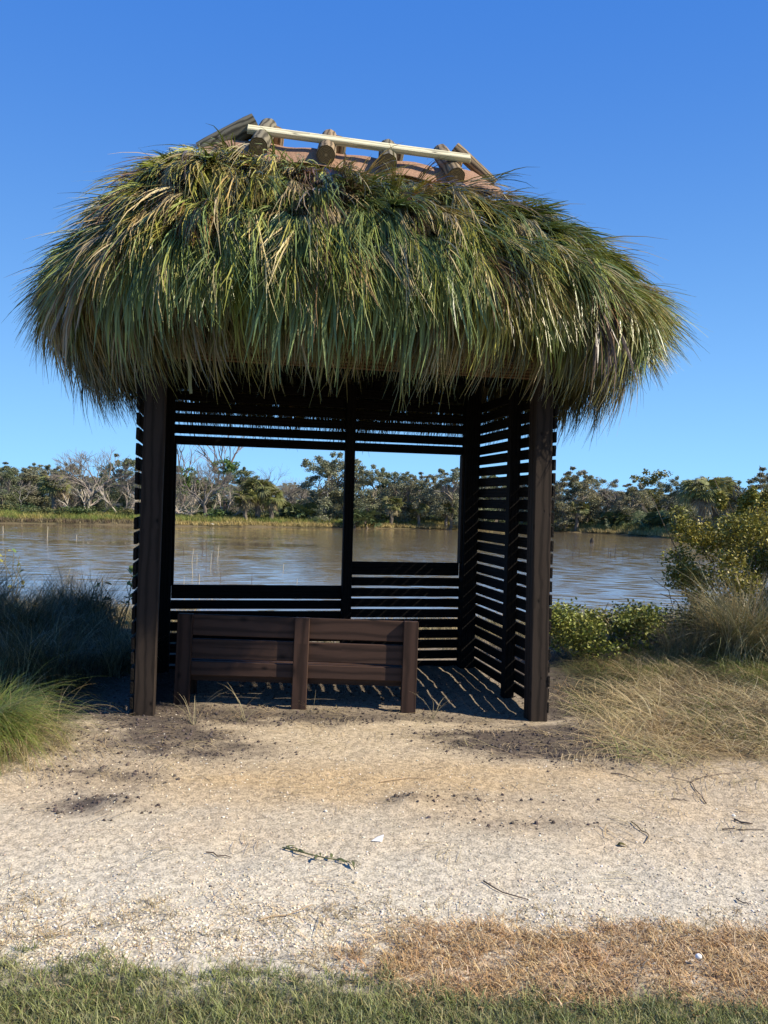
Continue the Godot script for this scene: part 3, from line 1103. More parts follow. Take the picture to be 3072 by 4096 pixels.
const TWIGS := [
	["dark thin twig on the sand left of the bent forked twig", [Vector3(1.378, 0, -4.874), Vector3(1.450, 0, -4.830), Vector3(1.503, 0, -4.721)]],
	["bent forked twig on the sand below the straw at the right", [Vector3(1.753, 0, -4.390), Vector3(1.778, 0, -4.620), Vector3(1.800, 0, -4.737), Vector3(1.909, 0, -4.827), Vector3(2.178, 0, -4.949)]],
	["short straight dark stick left of the thick chip at the right edge", [Vector3(1.585, 0, -4.439), Vector3(1.629, 0, -4.421), Vector3(1.659, 0, -4.403)]],
	["thick dark curved wood chip near the right edge of the path", [Vector3(1.809, 0, -4.162), Vector3(1.824, 0, -4.127), Vector3(1.873, 0, -4.106)]],
	["long thin straight grey twig at the right edge of the path", [Vector3(1.699, 0, -4.048), Vector3(1.785, 0, -4.036), Vector3(1.897, 0, -4.032)]],
	["kinked brown twig in the middle right of the path, above the dark leaf", [Vector3(1.268, 0, -4.100), Vector3(1.283, 0, -3.985), Vector3(1.301, 0, -3.925), Vector3(1.257, 0, -3.847)]],
	["thin dark curved twig lying on pale sand left of the green sprig", [Vector3(-0.737, 0, -3.607), Vector3(-0.681, 0, -3.577), Vector3(-0.620, 0, -3.572)]],
	["pale brown stick on the gravel with its right end turned up", [Vector3(-0.419, 0, -3.038), Vector3(-0.321, 0, -3.077), Vector3(-0.230, 0, -3.124)]],
	["long dark curved twig on the white gravel right of centre", [Vector3(0.451, 0, -3.402), Vector3(0.516, 0, -3.309), Vector3(0.614, 0, -3.264)]],
	["short dark twig at the right edge above the orange dead grass", [Vector3(1.457, 0, -3.315), Vector3(1.470, 0, -3.277), Vector3(1.484, 0, -3.263)]],
	["dry grass stem lying over the sand just below the shadow line", [Vector3(0.016, 0, -4.594), Vector3(0.173, 0, -4.685), Vector3(0.303, 0, -4.664)]],
	["dark twig in the sand in front of the right end of the bench", [Vector3(0.545, 0, -5.795), Vector3(0.620, 0, -5.731), Vector3(0.685, 0, -5.599)]],
]


func crooked(a: Vector3, b: Vector3, n: int, wob: float) -> PackedVector3Array:
	var out := PackedVector3Array()
	var l := a.distance_to(b)
	for k in n + 1:
		var f := float(k) / n
		var p := a.lerp(b, f)
		if k > 0 and k < n:
			p += Vector3(rng.randfn(), rng.randfn() * 0.6, rng.randfn()) * wob * l
		out.append(p)
	return out


func taper(a: float, b: float, n: int) -> PackedFloat32Array:
	var out := PackedFloat32Array()
	for k in n + 1:
		out.append(lerpf(a, b, float(k) / n))
	return out


# limbs that fork again and again; thick ones go to wood, fine ones to twigs
func fork(wood: Shape, twigs: Shape, p: Vector3, dir: Vector3, l: float, r: float, level: int, spread: float, c: Color) -> void:
	var q := p + dir * l
	var s := wood if level >= 3 else twigs
	var pts := crooked(p, q, 3 if level >= 2 else 2, 0.06)
	s.tube(pts, taper(r, r * 0.62, pts.size() - 1), 6 if level >= 4 else 3, vary(c, 0.12))
	if level == 0:
		return
	var kids := 3 if level >= 3 else 4
	for k in kids:
		var x := dir.cross(Vector3(rng.randfn(), rng.randfn(), rng.randfn())).normalized()
		var d := (dir + x * spread * rnd(0.5, 1.25) + Vector3(0, 0.1, 0)).normalized()
		var from := pts[pts.size() - 1] if k < 2 else pts[pts.size() - 2].lerp(q, rng.randf())
		fork(wood, twigs, from, d, l * rnd(0.62, 0.9), r * rnd(0.5, 0.66), level - 1, spread, c)


func fan(s: Shape, at: Vector3, dir: Vector3, reach: float, blades: int, len_: float, c: Color, hang: float) -> void:
	var hub := at + dir * reach + Vector3(0, -hang * 0.4 * reach, 0)
	var d := (dir + Vector3(0, -hang, 0)).normalized()
	var side := d.cross(Vector3.UP).normalized().rotated(d, rnd(-1.1, 1.1))
	var w := vary(c, 0.25)
	s.ribbon(PackedVector3Array([at, hub]), PackedFloat32Array([0.05, 0.03]), side, w, w)
	for k in blades:
		var a := lerpf(-1.25, 1.25, float(k) / (blades - 1)) + rnd(-0.08, 0.08)
		var out := d * cos(a) + side * sin(a)
		var l := len_ * rnd(0.8, 1.1)
		var mid := hub + out * l * 0.55
		var tip := hub + out * l + Vector3(0, -(0.2 + hang * 0.3) * l, 0)
		s.ribbon(PackedVector3Array([hub, mid, tip]), PackedFloat32Array([0.03, 0.085, 0.01]), (side * cos(a) - d * sin(a) + Vector3(0, rnd(-0.7, 0.7), 0)).normalized(), w, w * rnd(0.9, 1.3))


func build_far_bank() -> void:
	var oak := []
	var greens := [Color(0.2, 0.205, 0.125), Color(0.165, 0.185, 0.09), Color(0.22, 0.215, 0.14), Color(0.145, 0.165, 0.085), Color(0.205, 0.195, 0.115), Color(0.19, 0.2, 0.12)]
	for v in 6:
		var wood := Shape.new()
		var twigs := Shape.new()
		fork(wood, wood, Vector3(0, -0.3, 0), Vector3(rnd(-0.15, 0.15), 1, rnd(-0.15, 0.15)).normalized(), 1.5, 0.16, 3, 0.75, Color(0.2, 0.175, 0.145))
		var lobes := []
		for k in 46:
			var y := rnd(0.25, 4.1)
			var wide := 1.75 * sqrt(maxf(0.08, 1.0 - pow((y - 2.0) / 2.4, 2.0)))
			var a := rng.randf() * TAU
			var rr := wide * sqrt(rng.randf())
			lobes.append([Vector3(cos(a) * rr, y, sin(a) * rr), Vector3(rnd(0.3, 0.62), rnd(0.2, 0.42), rnd(0.3, 0.62))])
		for k in 16:
			var a := rng.randf() * TAU
			var y := rnd(2.9, 4.45)
			var rr := rnd(0.2, 1.3) * (1.0 - 0.35 * maxf(0, y - 3.6))
			lobes.append([Vector3(cos(a) * rr, y, sin(a) * rr), Vector3(rnd(0.14, 0.3), rnd(0.12, 0.25), rnd(0.14, 0.3))])
		oak.append([wood.mesh(mats.stalk), leaf_mass(lobes, 210, 0.11, greens[v] * 1.15, 0.22, mats.crown, 0.8)])
	var bare := []
	for v in 4:
		var wood := Shape.new()
		var twigs := Shape.new()
		var c := Color(0.2, 0.18, 0.155) if v != 2 else Color(0.17, 0.14, 0.12)
		for k in (4 if v < 3 else 1):
			var lean := 0.8 if v < 3 else 0.12
			fork(wood, twigs, Vector3(rnd(-0.05, 0.05), -0.2, rnd(-0.05, 0.05)), Vector3(rnd(-lean, lean), 1, rnd(-lean, lean)).normalized(), rnd(1.1, 1.5), 0.06, 4, 0.85, c)
		bare.append([wood.mesh(mats.stalk), twigs.mesh(mats.stalk)])
	var big := []
	for v in 2:
		var wood := Shape.new()
		var twigs := Shape.new()
		var c := Color(0.19, 0.165, 0.14)
		var pts := crooked(Vector3(-0.25, -0.3, 0), Vector3(0.1, 1.5, 0), 4, 0.03)
		wood.tube(pts, taper(0.2, 0.13, 4), 8, Color(0.15, 0.125, 0.105))
		for k in 6:
			var a := TAU * k / 6.0 + rnd(-0.4, 0.4)
			var up := rnd(0.5, 1.6) if k % 2 else rnd(0.9, 2.2)
			fork(wood, twigs, pts[pts.size() - 1] - Vector3(0, rnd(0, 0.35), 0), Vector3(cos(a), up, sin(a)).normalized(), rnd(1.15, 1.5), 0.085, 4, 0.7, c)
		big.append([wood.mesh(mats.stalk), twigs.mesh(mats.stalk)])
	var pine := []
	for v in 2:
		var wood := Shape.new()
		fork(wood, wood, Vector3(0, -0.3, 0), Vector3(rnd(-0.05, 0.05), 1, 0), 2.4, 0.13, 3, 0.5, Color(0.2, 0.15, 0.11))
		var lobes := []
		for k in 30:
			var d := Vector3(rng.randfn(), rng.randfn(), rng.randfn()).normalized()
			lobes.append([Vector3(0, 3.35, 0) + d * Vector3(1.15, 0.95, 1.15) * pow(rng.randf(), 0.4), Vector3(rnd(0.2, 0.38), rnd(0.16, 0.28), rnd(0.2, 0.38))])
		for k in 8:
			lobes.append([Vector3(rnd(-0.4, 1.4), rnd(1.0, 2.3), rnd(-0.8, 0.8)), Vector3(rnd(0.2, 0.4), 0.2, rnd(0.2, 0.4))])
		pine.append([wood.mesh(mats.stalk), leaf_mass(lobes, 70, 0.15, Color(0.12, 0.19, 0.045), 0.3, mats.crown, 0.5)])
	var golden := leaf_mass_golden()
	var palm := []
	for v in 3:
		var trunk := Shape.new()
		var pts := crooked(Vector3(0, -0.3, 0), Vector3(rnd(-0.2, 0.2), 2.5, 0), 5, 0.015)
		trunk.tube(pts, taper(0.2, 0.17, 5), 8, Color(0.19, 0.16, 0.125))
		var live := Shape.new()
		var top := pts[pts.size() - 1]
		for k in 46:
			var a := rng.randf() * TAU
			var up := rnd(-0.35, 1.3)
			var d := Vector3(cos(a), up, sin(a)).normalized()
			fan(live, top, d, rnd(0.5, 0.85), 13, rnd(0.55, 0.8), Color(0.17, 0.18, 0.06) if k % 3 else Color(0.21, 0.2, 0.09), rnd(0.1, 0.5))
		var dead := Shape.new()
		for k in 13:
			var a := rng.randf() * TAU
			fan(dead, top - Vector3(0, rnd(0, 0.3), 0), Vector3(cos(a), rnd(-0.9, -0.2), sin(a)).normalized(), rnd(0.35, 0.65), 8, rnd(0.4, 0.62), Color(0.24, 0.2, 0.12), rnd(0.5, 1.2))
		palm.append([trunk.mesh(mats.stalk), live.mesh(mats.crown), dead.mesh(mats.dry)])
	var metto := []
	for v in 2:
		var live := Shape.new()
		var stem := Shape.new()
		for k in 50:
			var a := rng.randf() * TAU
			var from := Vector3(rnd(-0.7, 0.7), rnd(0, 0.3), rnd(-0.7, 0.7))
			fan(live, from, Vector3(cos(a), rnd(0.15, 2.0), sin(a)).normalized(), rnd(0.3, 0.9), 13, rnd(0.45, 0.7), Color(0.09, 0.115, 0.045), rnd(0.0, 0.3))
		for k in 5:
			stem.tube(crooked(Vector3(rnd(-0.6, 0.6), -0.2, rnd(-0.6, 0.6)), Vector3(rnd(-0.6, 0.6), 0.35, rnd(-0.6, 0.6)), 2, 0.05), taper(0.09, 0.07, 2), 6, Color(0.15, 0.12, 0.09))
		metto.append([stem.mesh(mats.stalk), live.mesh(mats.crown)])

	for k in TREES.size():
		var row: Array = TREES[k]
		var sort: String = row[0]
		var h: float = row[3]
		var at := Vector3(row[1], land(row[1], row[2]), row[2])
		var turn := rng.randf() * TAU
		match sort:
			"oak", "golden":
				var o := thing("oak_tree" if sort == "oak" else "golden_leaved_tree", row[4], "tree", at, turn, "trees on the far bank")
				var v: Array = oak[rng.randi() % 6]
				put("trunk", v[0], o)
				put("crown", v[1] if sort == "oak" else golden, o)
				o.scale = Vector3(1.15, 1, 1.15) * h / 4.55
			"pine":
				var o := thing("pine_tree", row[4], "pine tree", at, turn, "trees on the far bank")
				var v: Array = pine[k % 2]
				put("trunk", v[0], o)
				put("crown", v[1], o)
				o.scale = Vector3.ONE * h / 4.5
			"bare":
				var o := thing("bare_tree", row[4], "bare tree", at, turn, "trees on the far bank")
				var v: Array = bare[rng.randi() % 4]
				put("trunk", v[0], o)
				put("twigs", v[1], o)
				o.scale = Vector3.ONE * h / 4.3
			"bigbare":
				var o := thing("bare_tree", row[4], "bare tree", at, 0.4 if k < 10 else 2.6, "trees on the far bank")
				var v: Array = big[0 if k < 10 else 1]
				put("trunk", v[0], o)
				put("twigs", v[1], o)
				o.scale = Vector3.ONE * h / 5.0
			"palm":
				var o := thing("palm_tree", row[4], "palm tree", at, turn, "palms on the far bank")
				var v: Array = palm[k % 3]
				put("trunk", v[0], o)
				put("crown", v[1], o)
				put("dead_fronds", v[2], o)
				o.scale = Vector3(1.1, 1, 1.1) * h / 3.3
			"palmetto":
				var o := thing("palmetto", row[4], "palmetto", at, turn, "palmettos on the far bank")
				var v: Array = metto[k % 2]
				put("trunk", v[0], o)
				put("crown", v[1], o)
				o.scale = Vector3.ONE * h / 1.6

	# the wood behind, too far to tell its trees apart
	var where: Array[Transform3D] = []
	var tints := PackedColorArray()
	for k in 240:
		var x := rnd(-75, 75)
		var d := far_shore(x) + rnd(20.0, 44.0)
		var sc := rnd(0.7, 0.92) * (1.0 if absf(x + 7.0) > 5.0 else 0.8)
		where.append(Transform3D(Basis(Vector3.UP, rng.randf() * TAU) * Basis.from_scale(Vector3(1.5 * sc, sc, 1.5 * sc)), Vector3(x, land(x, -d), -d)))
		tints.append(vary(Color(0.95, 0.95, 0.95), 0.2))
	many("far_wood", oak[0][1], where, tints)
	# scrub at the feet of the trees
	var lobes := []
	for k in 7:
		lobes.append([Vector3(rnd(-0.8, 0.8), rnd(0.1, 0.75), rnd(-0.5, 0.5)), Vector3(rnd(0.3, 0.5), rnd(0.2, 0.35), rnd(0.3, 0.5))])
	var bush := leaf_mass(lobes, 60, 0.15, Color(0.1, 0.125, 0.05), 0.4, mats.crown)
	where.clear()
	tints = PackedColorArray()
	for k in 330:
		var x := rnd(-55, 50)
		var d := far_shore(x) + rnd(3.5, 10.0)
		var sc := rnd(0.6, 1.25)
		where.append(Transform3D(Basis(Vector3.UP, rng.randf() * TAU) * Basis.from_scale(Vector3(1.2 * sc, sc, 1.2 * sc)), Vector3(x, land(x, -d) - 0.05, -d)))
		tints.append(vary([Color(0.9, 1.05, 0.8), Color(1.1, 1.0, 0.95), Color(0.7, 0.8, 0.7), Color(1.5, 1.25, 1.1)][rng.randi() % 4], 0.2))
	many("bank_scrub", bush, where, tints)
	# reeds and marsh grass along the waterline
	var reed := tuft(12, 0.62, 0.25, 0.05, 0.5, 0.035, 0.22, Color(1, 1, 1), Color(1.15, 1.1, 0.9), mats.dry, 2)
	where.clear()
	tints = PackedColorArray()
	for k in 16000:
		var x := rnd(-48, 42)
		var f := pow(rng.randf(), 0.8)
		var d := far_shore(x) + 0.1 + f * 6.5
		var c := Color(0.24, 0.26, 0.07)
		var n := tint_noise.get_noise_2d(x * 0.25, d * 0.5) + rnd(-0.3, 0.3)
		var h := rnd(0.55, 1.1)
		if f < 0.22:
			c = Color(0.42, 0.33, 0.14)
			h *= 0.6
			if x < -16.0:
				c = Color(0.12, 0.09, 0.06) if rng.randf() < 0.6 else Color(0.27, 0.22, 0.12)
		elif n > 0.1:
			c = Color(0.36, 0.31, 0.11)
		elif n < -0.25:
			c = Color(0.16, 0.22, 0.055)
		if x > 3.0:
			c = c.lerp(Color(0.3, 0.26, 0.12), 0.5)
			h *= 1.1
		where.append(Transform3D(Basis(Vector3.UP, rng.randf() * TAU) * Basis.from_scale(Vector3(1, h, 1)), Vector3(x, land(x, -d) - 0.02, -d)))
		tints.append(vary(c, 0.3))
	many("marsh_grass", reed, where, tints)
	# stalks in the lake
	for k in REEDS.size():
		var r: Array = REEDS[k]
		var s := Shape.new()
		var pale := rng.randf() < 0.55
		var c := Color(0.5, 0.44, 0.32) if pale else Color(0.11, 0.09, 0.07)
		if r[0] > 0:
			c = Color(0.1, 0.085, 0.07)
		var h: float = r[2]
		var tip := Vector3(rnd(-0.12, 0.12) * h, h, rnd(-0.1, 0.1) * h)
		var wide: float = 0.006 + 0.000010 * r[1] * r[1]
		s.tube(crooked(Vector3(0, -0.35, 0), tip, 3, 0.01), taper(wide, wide * 0.5, 3), 5, c)
		var label := "thin broken reed stalk standing in the shallows behind the left window"
		if k == 6:
			label = "tallest pale leaning reed stalk in the lake behind the left window"
		elif r[0] < -14.0:
			label = "pale broken reed stalk in the lake left of the hut, out from the far bank"
		elif r[0] > 0:
			label = "dark thin reed stalk in the lake right of the hut"
		elif r[1] > -18.0:
			label = "short dark reed stub in the shallows between the dark grass and the hut"
		tag(put("reed_stalk", s.mesh(mats.stalk), null, Transform3D(Basis(), Vector3(r[0], WATER, r[1]))), label, "reed", label)
	# bleached brushwood lying below the bare trees
	for k in 7:
		var x: float = [-21.5, -18.5, -17.0, -15.5, -13.2, -24.0, -5.0][k]
		var d: float = far_shore(x) + [6.5, 7.5, 6.0, 7.0, 6.5, 7.0, 6.0][k]
		var s := Shape.new()
		var t := Shape.new()
		for j in 5:
			fork(t, t, Vector3(rnd(-0.6, 0.6), 0.1, rnd(-0.3, 0.3)), Vector3(rnd(-1.4, 1.4), rnd(0.25, 0.7), rnd(-0.4, 0.4)).normalized(), rnd(0.9, 1.4), 0.06, 2, 0.6, Color(0.42, 0.37, 0.3))
		tag(put("fallen_brush", t.mesh(mats.stalk), null, Transform3D(Basis(), Vector3(x, land(x, -d), -d))), ["pale fallen branches right of the tallest bare tree", "tangle of pale fallen limbs left of the left front post", "fallen brush on the far bank close beside the left front post", "bleached fallen limbs at the left edge of the left window", "bleached branches left of the leaning trunk in the left window", "pale fallen branches under the lone cabbage palm", "thin pale fallen branches under the palm clump"][k], "fallen branches", "fallen brush on the far bank")
	# small things at the waterline
	var egg := SphereMesh.new()
	egg.radius = 0.12
	egg.height = 0.16
	egg.radial_segments = 14
	egg.rings = 7
	var white := StandardMaterial3D.new()
	white.resource_name = "white rounded thing"
	white.albedo_color = lin(0.75, 0.72, 0.62)
	white.roughness = 0.6
	egg.material = white
	tag(put("white_float", egg, null, Transform3D(Basis.from_scale(Vector3(1.2, 1, 1)), Vector3(-13.2, WATER + 0.16, -far_shore(-13.2) - 0.3))), "small white rounded object at the far waterline in the left window", "float")
	var snag := Shape.new()
	snag.tube(crooked(Vector3(0, -0.3, 0), Vector3(0.03, 0.28, 0), 4, 0.03), PackedFloat32Array([0.09, 0.11, 0.14, 0.12, 0.05]), 8, Color(0.05, 0.04, 0.035))
	tag(put("dark_stump", snag.mesh(mats.stalk), null, Transform3D(Basis(), Vector3(13.17, WATER, -52.4))), "small dark stump in the lake just right of the right front post", "stump")


func leaf_mass_golden() -> ArrayMesh:
	var lobes := []
	for k in 40:
		var y := rnd(1.2, 4.5)
		var wide := 1.7 * sqrt(maxf(0.1, 1.0 - pow((y - 2.6) / 2.1, 2.0)))
		var a := rng.randf() * TAU
		var rr := wide * sqrt(rng.randf())
		lobes.append([Vector3(cos(a) * rr, y, sin(a) * rr), Vector3(rnd(0.22, 0.45), rnd(0.25, 0.45), rnd(0.22, 0.45))])
	return leaf_mass(lobes, 75, 0.17, Color(0.19, 0.18, 0.05), 0.35, mats.crown, 0.6)


# ---------------------------------------------------------------- plants round the shelter
# a clump of arching blades: several tufts in one meshed thing
func clump(called: String, label: String, group: String, at: Vector3, count: int, radius: float, blade: ArrayMesh, tall: float, c: Array, dry_share: float) -> Node3D:
	var o := thing(called, label, "grass clump", at, 0.0, group)
	var where: Array[Transform3D] = []
	var tints := PackedColorArray()
	for k in count:
		var a := rng.randf() * TAU
		var r := radius * sqrt(rng.randf())
		var p := Vector3(cos(a) * r, 0, sin(a) * r)
		p.y = land(at.x + p.x, at.z + p.z) - at.y - 0.02
		# blades bend away from the middle
		var tilt := Basis(Vector3(sin(a), 0, -cos(a)), -0.5 * r / maxf(radius, 0.01))
		var sc := tall * rnd(0.75, 1.1)
		where.append(Transform3D(tilt * Basis(Vector3.UP, rng.randf() * TAU) * Basis.from_scale(Vector3.ONE * sc), p))
		var col: Color = c[rng.randi() % c.size()]
		if rng.randf() < dry_share:
			col = Color(0.38, 0.3, 0.16)
		tints.append(vary(col, 0.25))
	many("blades", blade, where, tints, o)
	return o


func shrub(called: String, label: String, at: Vector3, lobes: Array, per: int, leaf: float, c: Color, stems: int, tall: float) -> void:
	var o := thing(called, label, "shrub", at)
	put("foliage", leaf_mass(lobes, per, leaf, c, 0.4, mats.leaf, 0.55), o)
	var s := Shape.new()
	for k in stems:
		var lb: Array = lobes[rng.randi() % lobes.size()]
		var to: Vector3 = lb[0]
		s.tube(crooked(Vector3(rnd(-0.3, 0.3), -0.05, rnd(-0.2, 0.2)), to + Vector3(rnd(-0.3, 0.3), rnd(0, tall * 0.25), rnd(-0.2, 0.2)), 5, 0.05), taper(0.013, 0.003, 5), 5, vary(Color(0.25, 0.19, 0.12), 0.25))
	put("stems", s.mesh(mats.stalk), o)


func build_near_plants() -> void:
	var green := [Color(0.15, 0.2, 0.042), Color(0.12, 0.17, 0.035), Color(0.2, 0.22, 0.06)]
	var dull := [Color(0.062, 0.072, 0.032), Color(0.085, 0.085, 0.04), Color(0.14, 0.12, 0.06)]
	var tan := [Color(0.48, 0.38, 0.21), Color(0.4, 0.3, 0.16), Color(0.54, 0.45, 0.27), Color(0.33, 0.28, 0.13)]
	var arch := tuft(26, 1.0, 1.15, 0.05, 2.0, 0.005, 0.05, Color(0.85, 1.0, 0.9), Color(1.25, 1.15, 0.95), mats.grass, 8)
	var upright := tuft(17, 1.1, 0.55, 0.05, 1.3, 0.0075, 0.08, Color(0.9, 1, 0.95), Color(1.2, 1.12, 0.95), mats.grass, 6)
	# the sunlit mound at the left and its dry skirt
	clump("grass_clump", "rounded sunlit green grass clump spilling onto the path at the left edge", "", Vector3(-2.5, land(-2.5, -5.1), -5.1), 320, 0.26, arch, 0.72, green, 0.07)
	clump("grass_clump", "low dry fringe of straw coloured grass around the foot of the sunlit clump", "", Vector3(-2.2, land(-2.2, -4.9), -4.9), 60, 0.42, arch, 0.55, tan, 0.5)
	# shaded grasses beside the left wall
	var spots := [[-2.75, -6.7, 0.75, "shaded low grass clump just behind the sunlit mound"], [-2.35, -7.5, 0.6, "upright shaded grass clump nearest the left front post"], [-3.4, -7.7, 1.0, "tall dark arching grass clump in the shade at the left edge"], [-4.3, -8.6, 1.15, "tallest dark grass clump at the far left with tips over the water"], [-3.3, -9.2, 0.95, "dark grass clump with long tips halfway between picture edge and hut"], [-5.3, -9.6, 1.1, "dark grass clump cut by the left edge, behind the tallest one"], [-4.0, -10.4, 0.75, "thin grass clump near the water left of the small leafy plant"], [-3.0, -8.3, 0.6, "short shaded grass clump against the back of the left wall"]]
	for s in spots:
		clump("cordgrass_clump", s[3], "tall grass clumps left of the hut", Vector3(s[0], land(s[0], s[1]), s[1]), 100, 0.42, upright, s[2] * 0.84, dull, 0.2)
	# young plants with round leaves near the water
	_leafy_plant(Vector3(-4.45, land(-4.45, -10.2), -10.2), 1.05, 22, "young plant with round yellow green leaves rising among the dark grass at the left")
	_leafy_plant(Vector3(-3.05, land(-3.05, -9.6), -9.6), 0.78, 34, "small leafy plant with rounded leaves against the left wall's far end")
	# right of the hut: shrubs
	var lobes := []
	for k in 44:
		lobes.append([Vector3(rnd(-0.52, 0.52), rnd(0.1, 0.52), rnd(-0.4, 0.4)), Vector3(rnd(0.14, 0.24), rnd(0.1, 0.17), rnd(0.14, 0.24))])
	shrub("low_shrub", "low rounded yellow green shrub right beside the right front post", Vector3(2.2, land(2.2, -8.4), -8.4), lobes, 170, 0.04, Color(0.2, 0.215, 0.05), 12, 0.6)
	lobes = []
	for k in 80:
		var y := rnd(0.1, 1.45)
		var wide := 1.08 * sqrt(maxf(0.05, 1.0 - pow((y - 0.75) / 0.95, 2.0)))
		var a := rng.randf() * TAU
		var r := wide * sqrt(rng.randf())
		lobes.append([Vector3(cos(a) * r, y, sin(a) * r * 0.8), Vector3(rnd(0.14, 0.26), rnd(0.12, 0.24), rnd(0.14, 0.26))])
	for k in 10:
		lobes.append([Vector3(rnd(-0.5, 0.4), 1.4 + k * 0.03, rnd(-0.2, 0.2)), Vector3(0.07, 0.12, 0.07)])
	shrub("leafy_shrub", "large leafy shrub with glossy green and yellowing leaves at the right edge", Vector3(4.05, land(4.05, -9.0), -9.0), lobes, 430, 0.04, Color(0.23, 0.215, 0.045), 34, 1.45)
	lobes = []
	for k in 40:
		var y := rnd(0.15, 1.65)
		lobes.append([Vector3(rnd(-0.75, 0.8), y, rnd(-0.4, 0.4)), Vector3(rnd(0.16, 0.3), rnd(0.14, 0.26), rnd(0.16, 0.3))])
	shrub("twiggy_shrub", "brownish twiggy shrub behind the leafy one, cut by the right edge", Vector3(5.1, land(5.1, -9.3), -9.3), lobes, 150, 0.042, Color(0.2, 0.17, 0.06), 60, 1.7)
	lobes = []
	for k in 22:
		lobes.append([Vector3(rnd(-0.5, 0.5), rnd(0.08, 0.42), rnd(-0.35, 0.35)), Vector3(rnd(0.12, 0.22), rnd(0.08, 0.16), rnd(0.12, 0.22))])
	shrub("scrub_bush", "dark low scrub between the rounded yellow green shrub and the grey tussock", Vector3(2.95, land(2.95, -8.6), -8.6), lobes, 90, 0.04, Color(0.11, 0.11, 0.045), 30, 0.5)
	# bare dark stems leaning over the water in front of the leafy shrub
	var st := Shape.new()
	for k in 7:
		var tip := Vector3(rnd(-0.75, -0.2), rnd(0.5, 1.1), rnd(-0.2, 0.2))
		st.tube(crooked(Vector3(rnd(-0.1, 0.2), 0, 0), tip, 5, 0.05), taper(0.009, 0.003, 5), 5, Color(0.13, 0.09, 0.07))
	tag(put("bare_branches", st.mesh(mats.stalk), null, Transform3D(Basis(), Vector3(3.6, land(3.6, -8.9), -8.9))), "thin bare dark stems leaning left over the water from the leafy shrub", "branches")
	# tussocks on the right
	var pale := [Color(0.22, 0.21, 0.12), Color(0.28, 0.25, 0.16), Color(0.17, 0.18, 0.085), Color(0.36, 0.33, 0.22)]
	var rspots := [[3.55, -8.0, 1.0, 0.45, 170, "large grey green tussock arching in front of the leafy shrub", 0], [4.5, -8.0, 0.95, 0.45, 130, "pale tangled tussock at the right edge below the leafy shrub", 0], [3.1, -8.1, 0.55, 0.4, 70, "shorter dull tussock between the scrub and the arching tussock", 0],
		[2.45, -7.7, 0.42, 0.5, 90, "flattened fresh green grass in front of the low rounded shrub", 1], [3.5, -7.3, 0.48, 0.5, 100, "low green grass clump in front of the large tussock", 1], [4.3, -7.2, 0.5, 0.5, 90, "green grass clump lying over at the right edge", 1], [3.3, -6.0, 0.4, 0.4, 70, "dull green grass clump amid the straw at the right edge", 2]]
	for s in rspots:
		clump("tussock", s[5], "tussocks right of the hut", Vector3(s[0], land(s[0], s[1]), s[1]), s[4], s[3], arch if s[6] > 0 else upright, s[2], [pale, green, dull][s[6]], 0.25)

	# straw lying flat over the ground at the right
	var lying := tuft(16, 0.4, 0.6, 0.95, 0.6, 0.0046, 0.2, Color(0.75, 0.7, 0.65), Color(1.25, 1.2, 1.1), mats.dry, 5)
	var where: Array[Transform3D] = []
	var tints := PackedColorArray()
	for k in 8000:
		var x := rnd(1.35, 6.0)
		var d := rnd(4.7, 10.0)
		var n := soil_noise.get_noise_2d(x * 1.5, d * 2.0)
		var edge := x + 0.25 * n - 0.1 * (d - 5.0)
		var inside := smoothstep(1.32, 1.85, edge) * smoothstep(4.95, 5.8, d + 0.35 * n)
		if rng.randf() > inside or HUT_AT.x + HUT_WIDE + 0.1 + 0.2 * (d - 6.2) > x and d > 5.9:
			continue
		var p := Vector3(x, land(x, -d) - 0.015, -d)
		where.append(Transform3D(Basis(Vector3.UP, rng.randf() * TAU) * Basis.from_scale(Vector3.ONE * rnd(0.55, 1.15)), p))
		var c: Color = tan[rng.randi() % 4]
		var q := soil_noise.get_noise_2d(x * 1.3 + 7.0, d * 1.6)
		if q > 0.3:
			c = c * Color(0.62, 0.52, 0.45)
		elif q < -0.35 and rng.randf() < 0.6:
			c = green[rng.randi() % 3] * 0.8
		if d > 6.6 and soil_noise.get_noise_2d(x * 0.8, d * 0.9 + 5.0) > 0.1:
			c = dull[rng.randi() % 3]
		tints.append(vary(c, 0.55))
	many("straw_grass", lying, where, tints)
	# rough grass between the hut and the lake, thin shore reeds
	var rough := tuft(13, 0.55, 0.4, 0.05, 0.9, 0.006, 0.12, Color(0.9, 0.95, 0.9), Color(1.2, 1.1, 0.9), mats.dry, 4)
	where.clear()
	tints = PackedColorArray()
	for k in 8000:
		var x := rnd(-10.0, 12.0)
		var d := rnd(8.6, near_shore(x) + 0.6)
		var local := Basis(Vector3.UP, -HUT_TURN) * (Vector3(x, 0, -d) - HUT_AT)
		if local.x > -0.2 and local.x < HUT_WIDE + 0.2 and local.z > -HUT_DEEP - 0.5:
			continue
		var c: Color = dull[rng.randi() % 3] if rng.randf() < 0.55 else tan[rng.randi() % 4]
		where.append(Transform3D(Basis(Vector3.UP, rng.randf() * TAU) * Basis.from_scale(Vector3.ONE * rnd(0.5, 1.1) * (0.55 if absf(x) < 3.0 else 0.8)), Vector3(x, land(x, -d) - 0.02, -d)))
		tints.append(vary(c, 0.3))
	many("shore_grass", rough, where, tints)


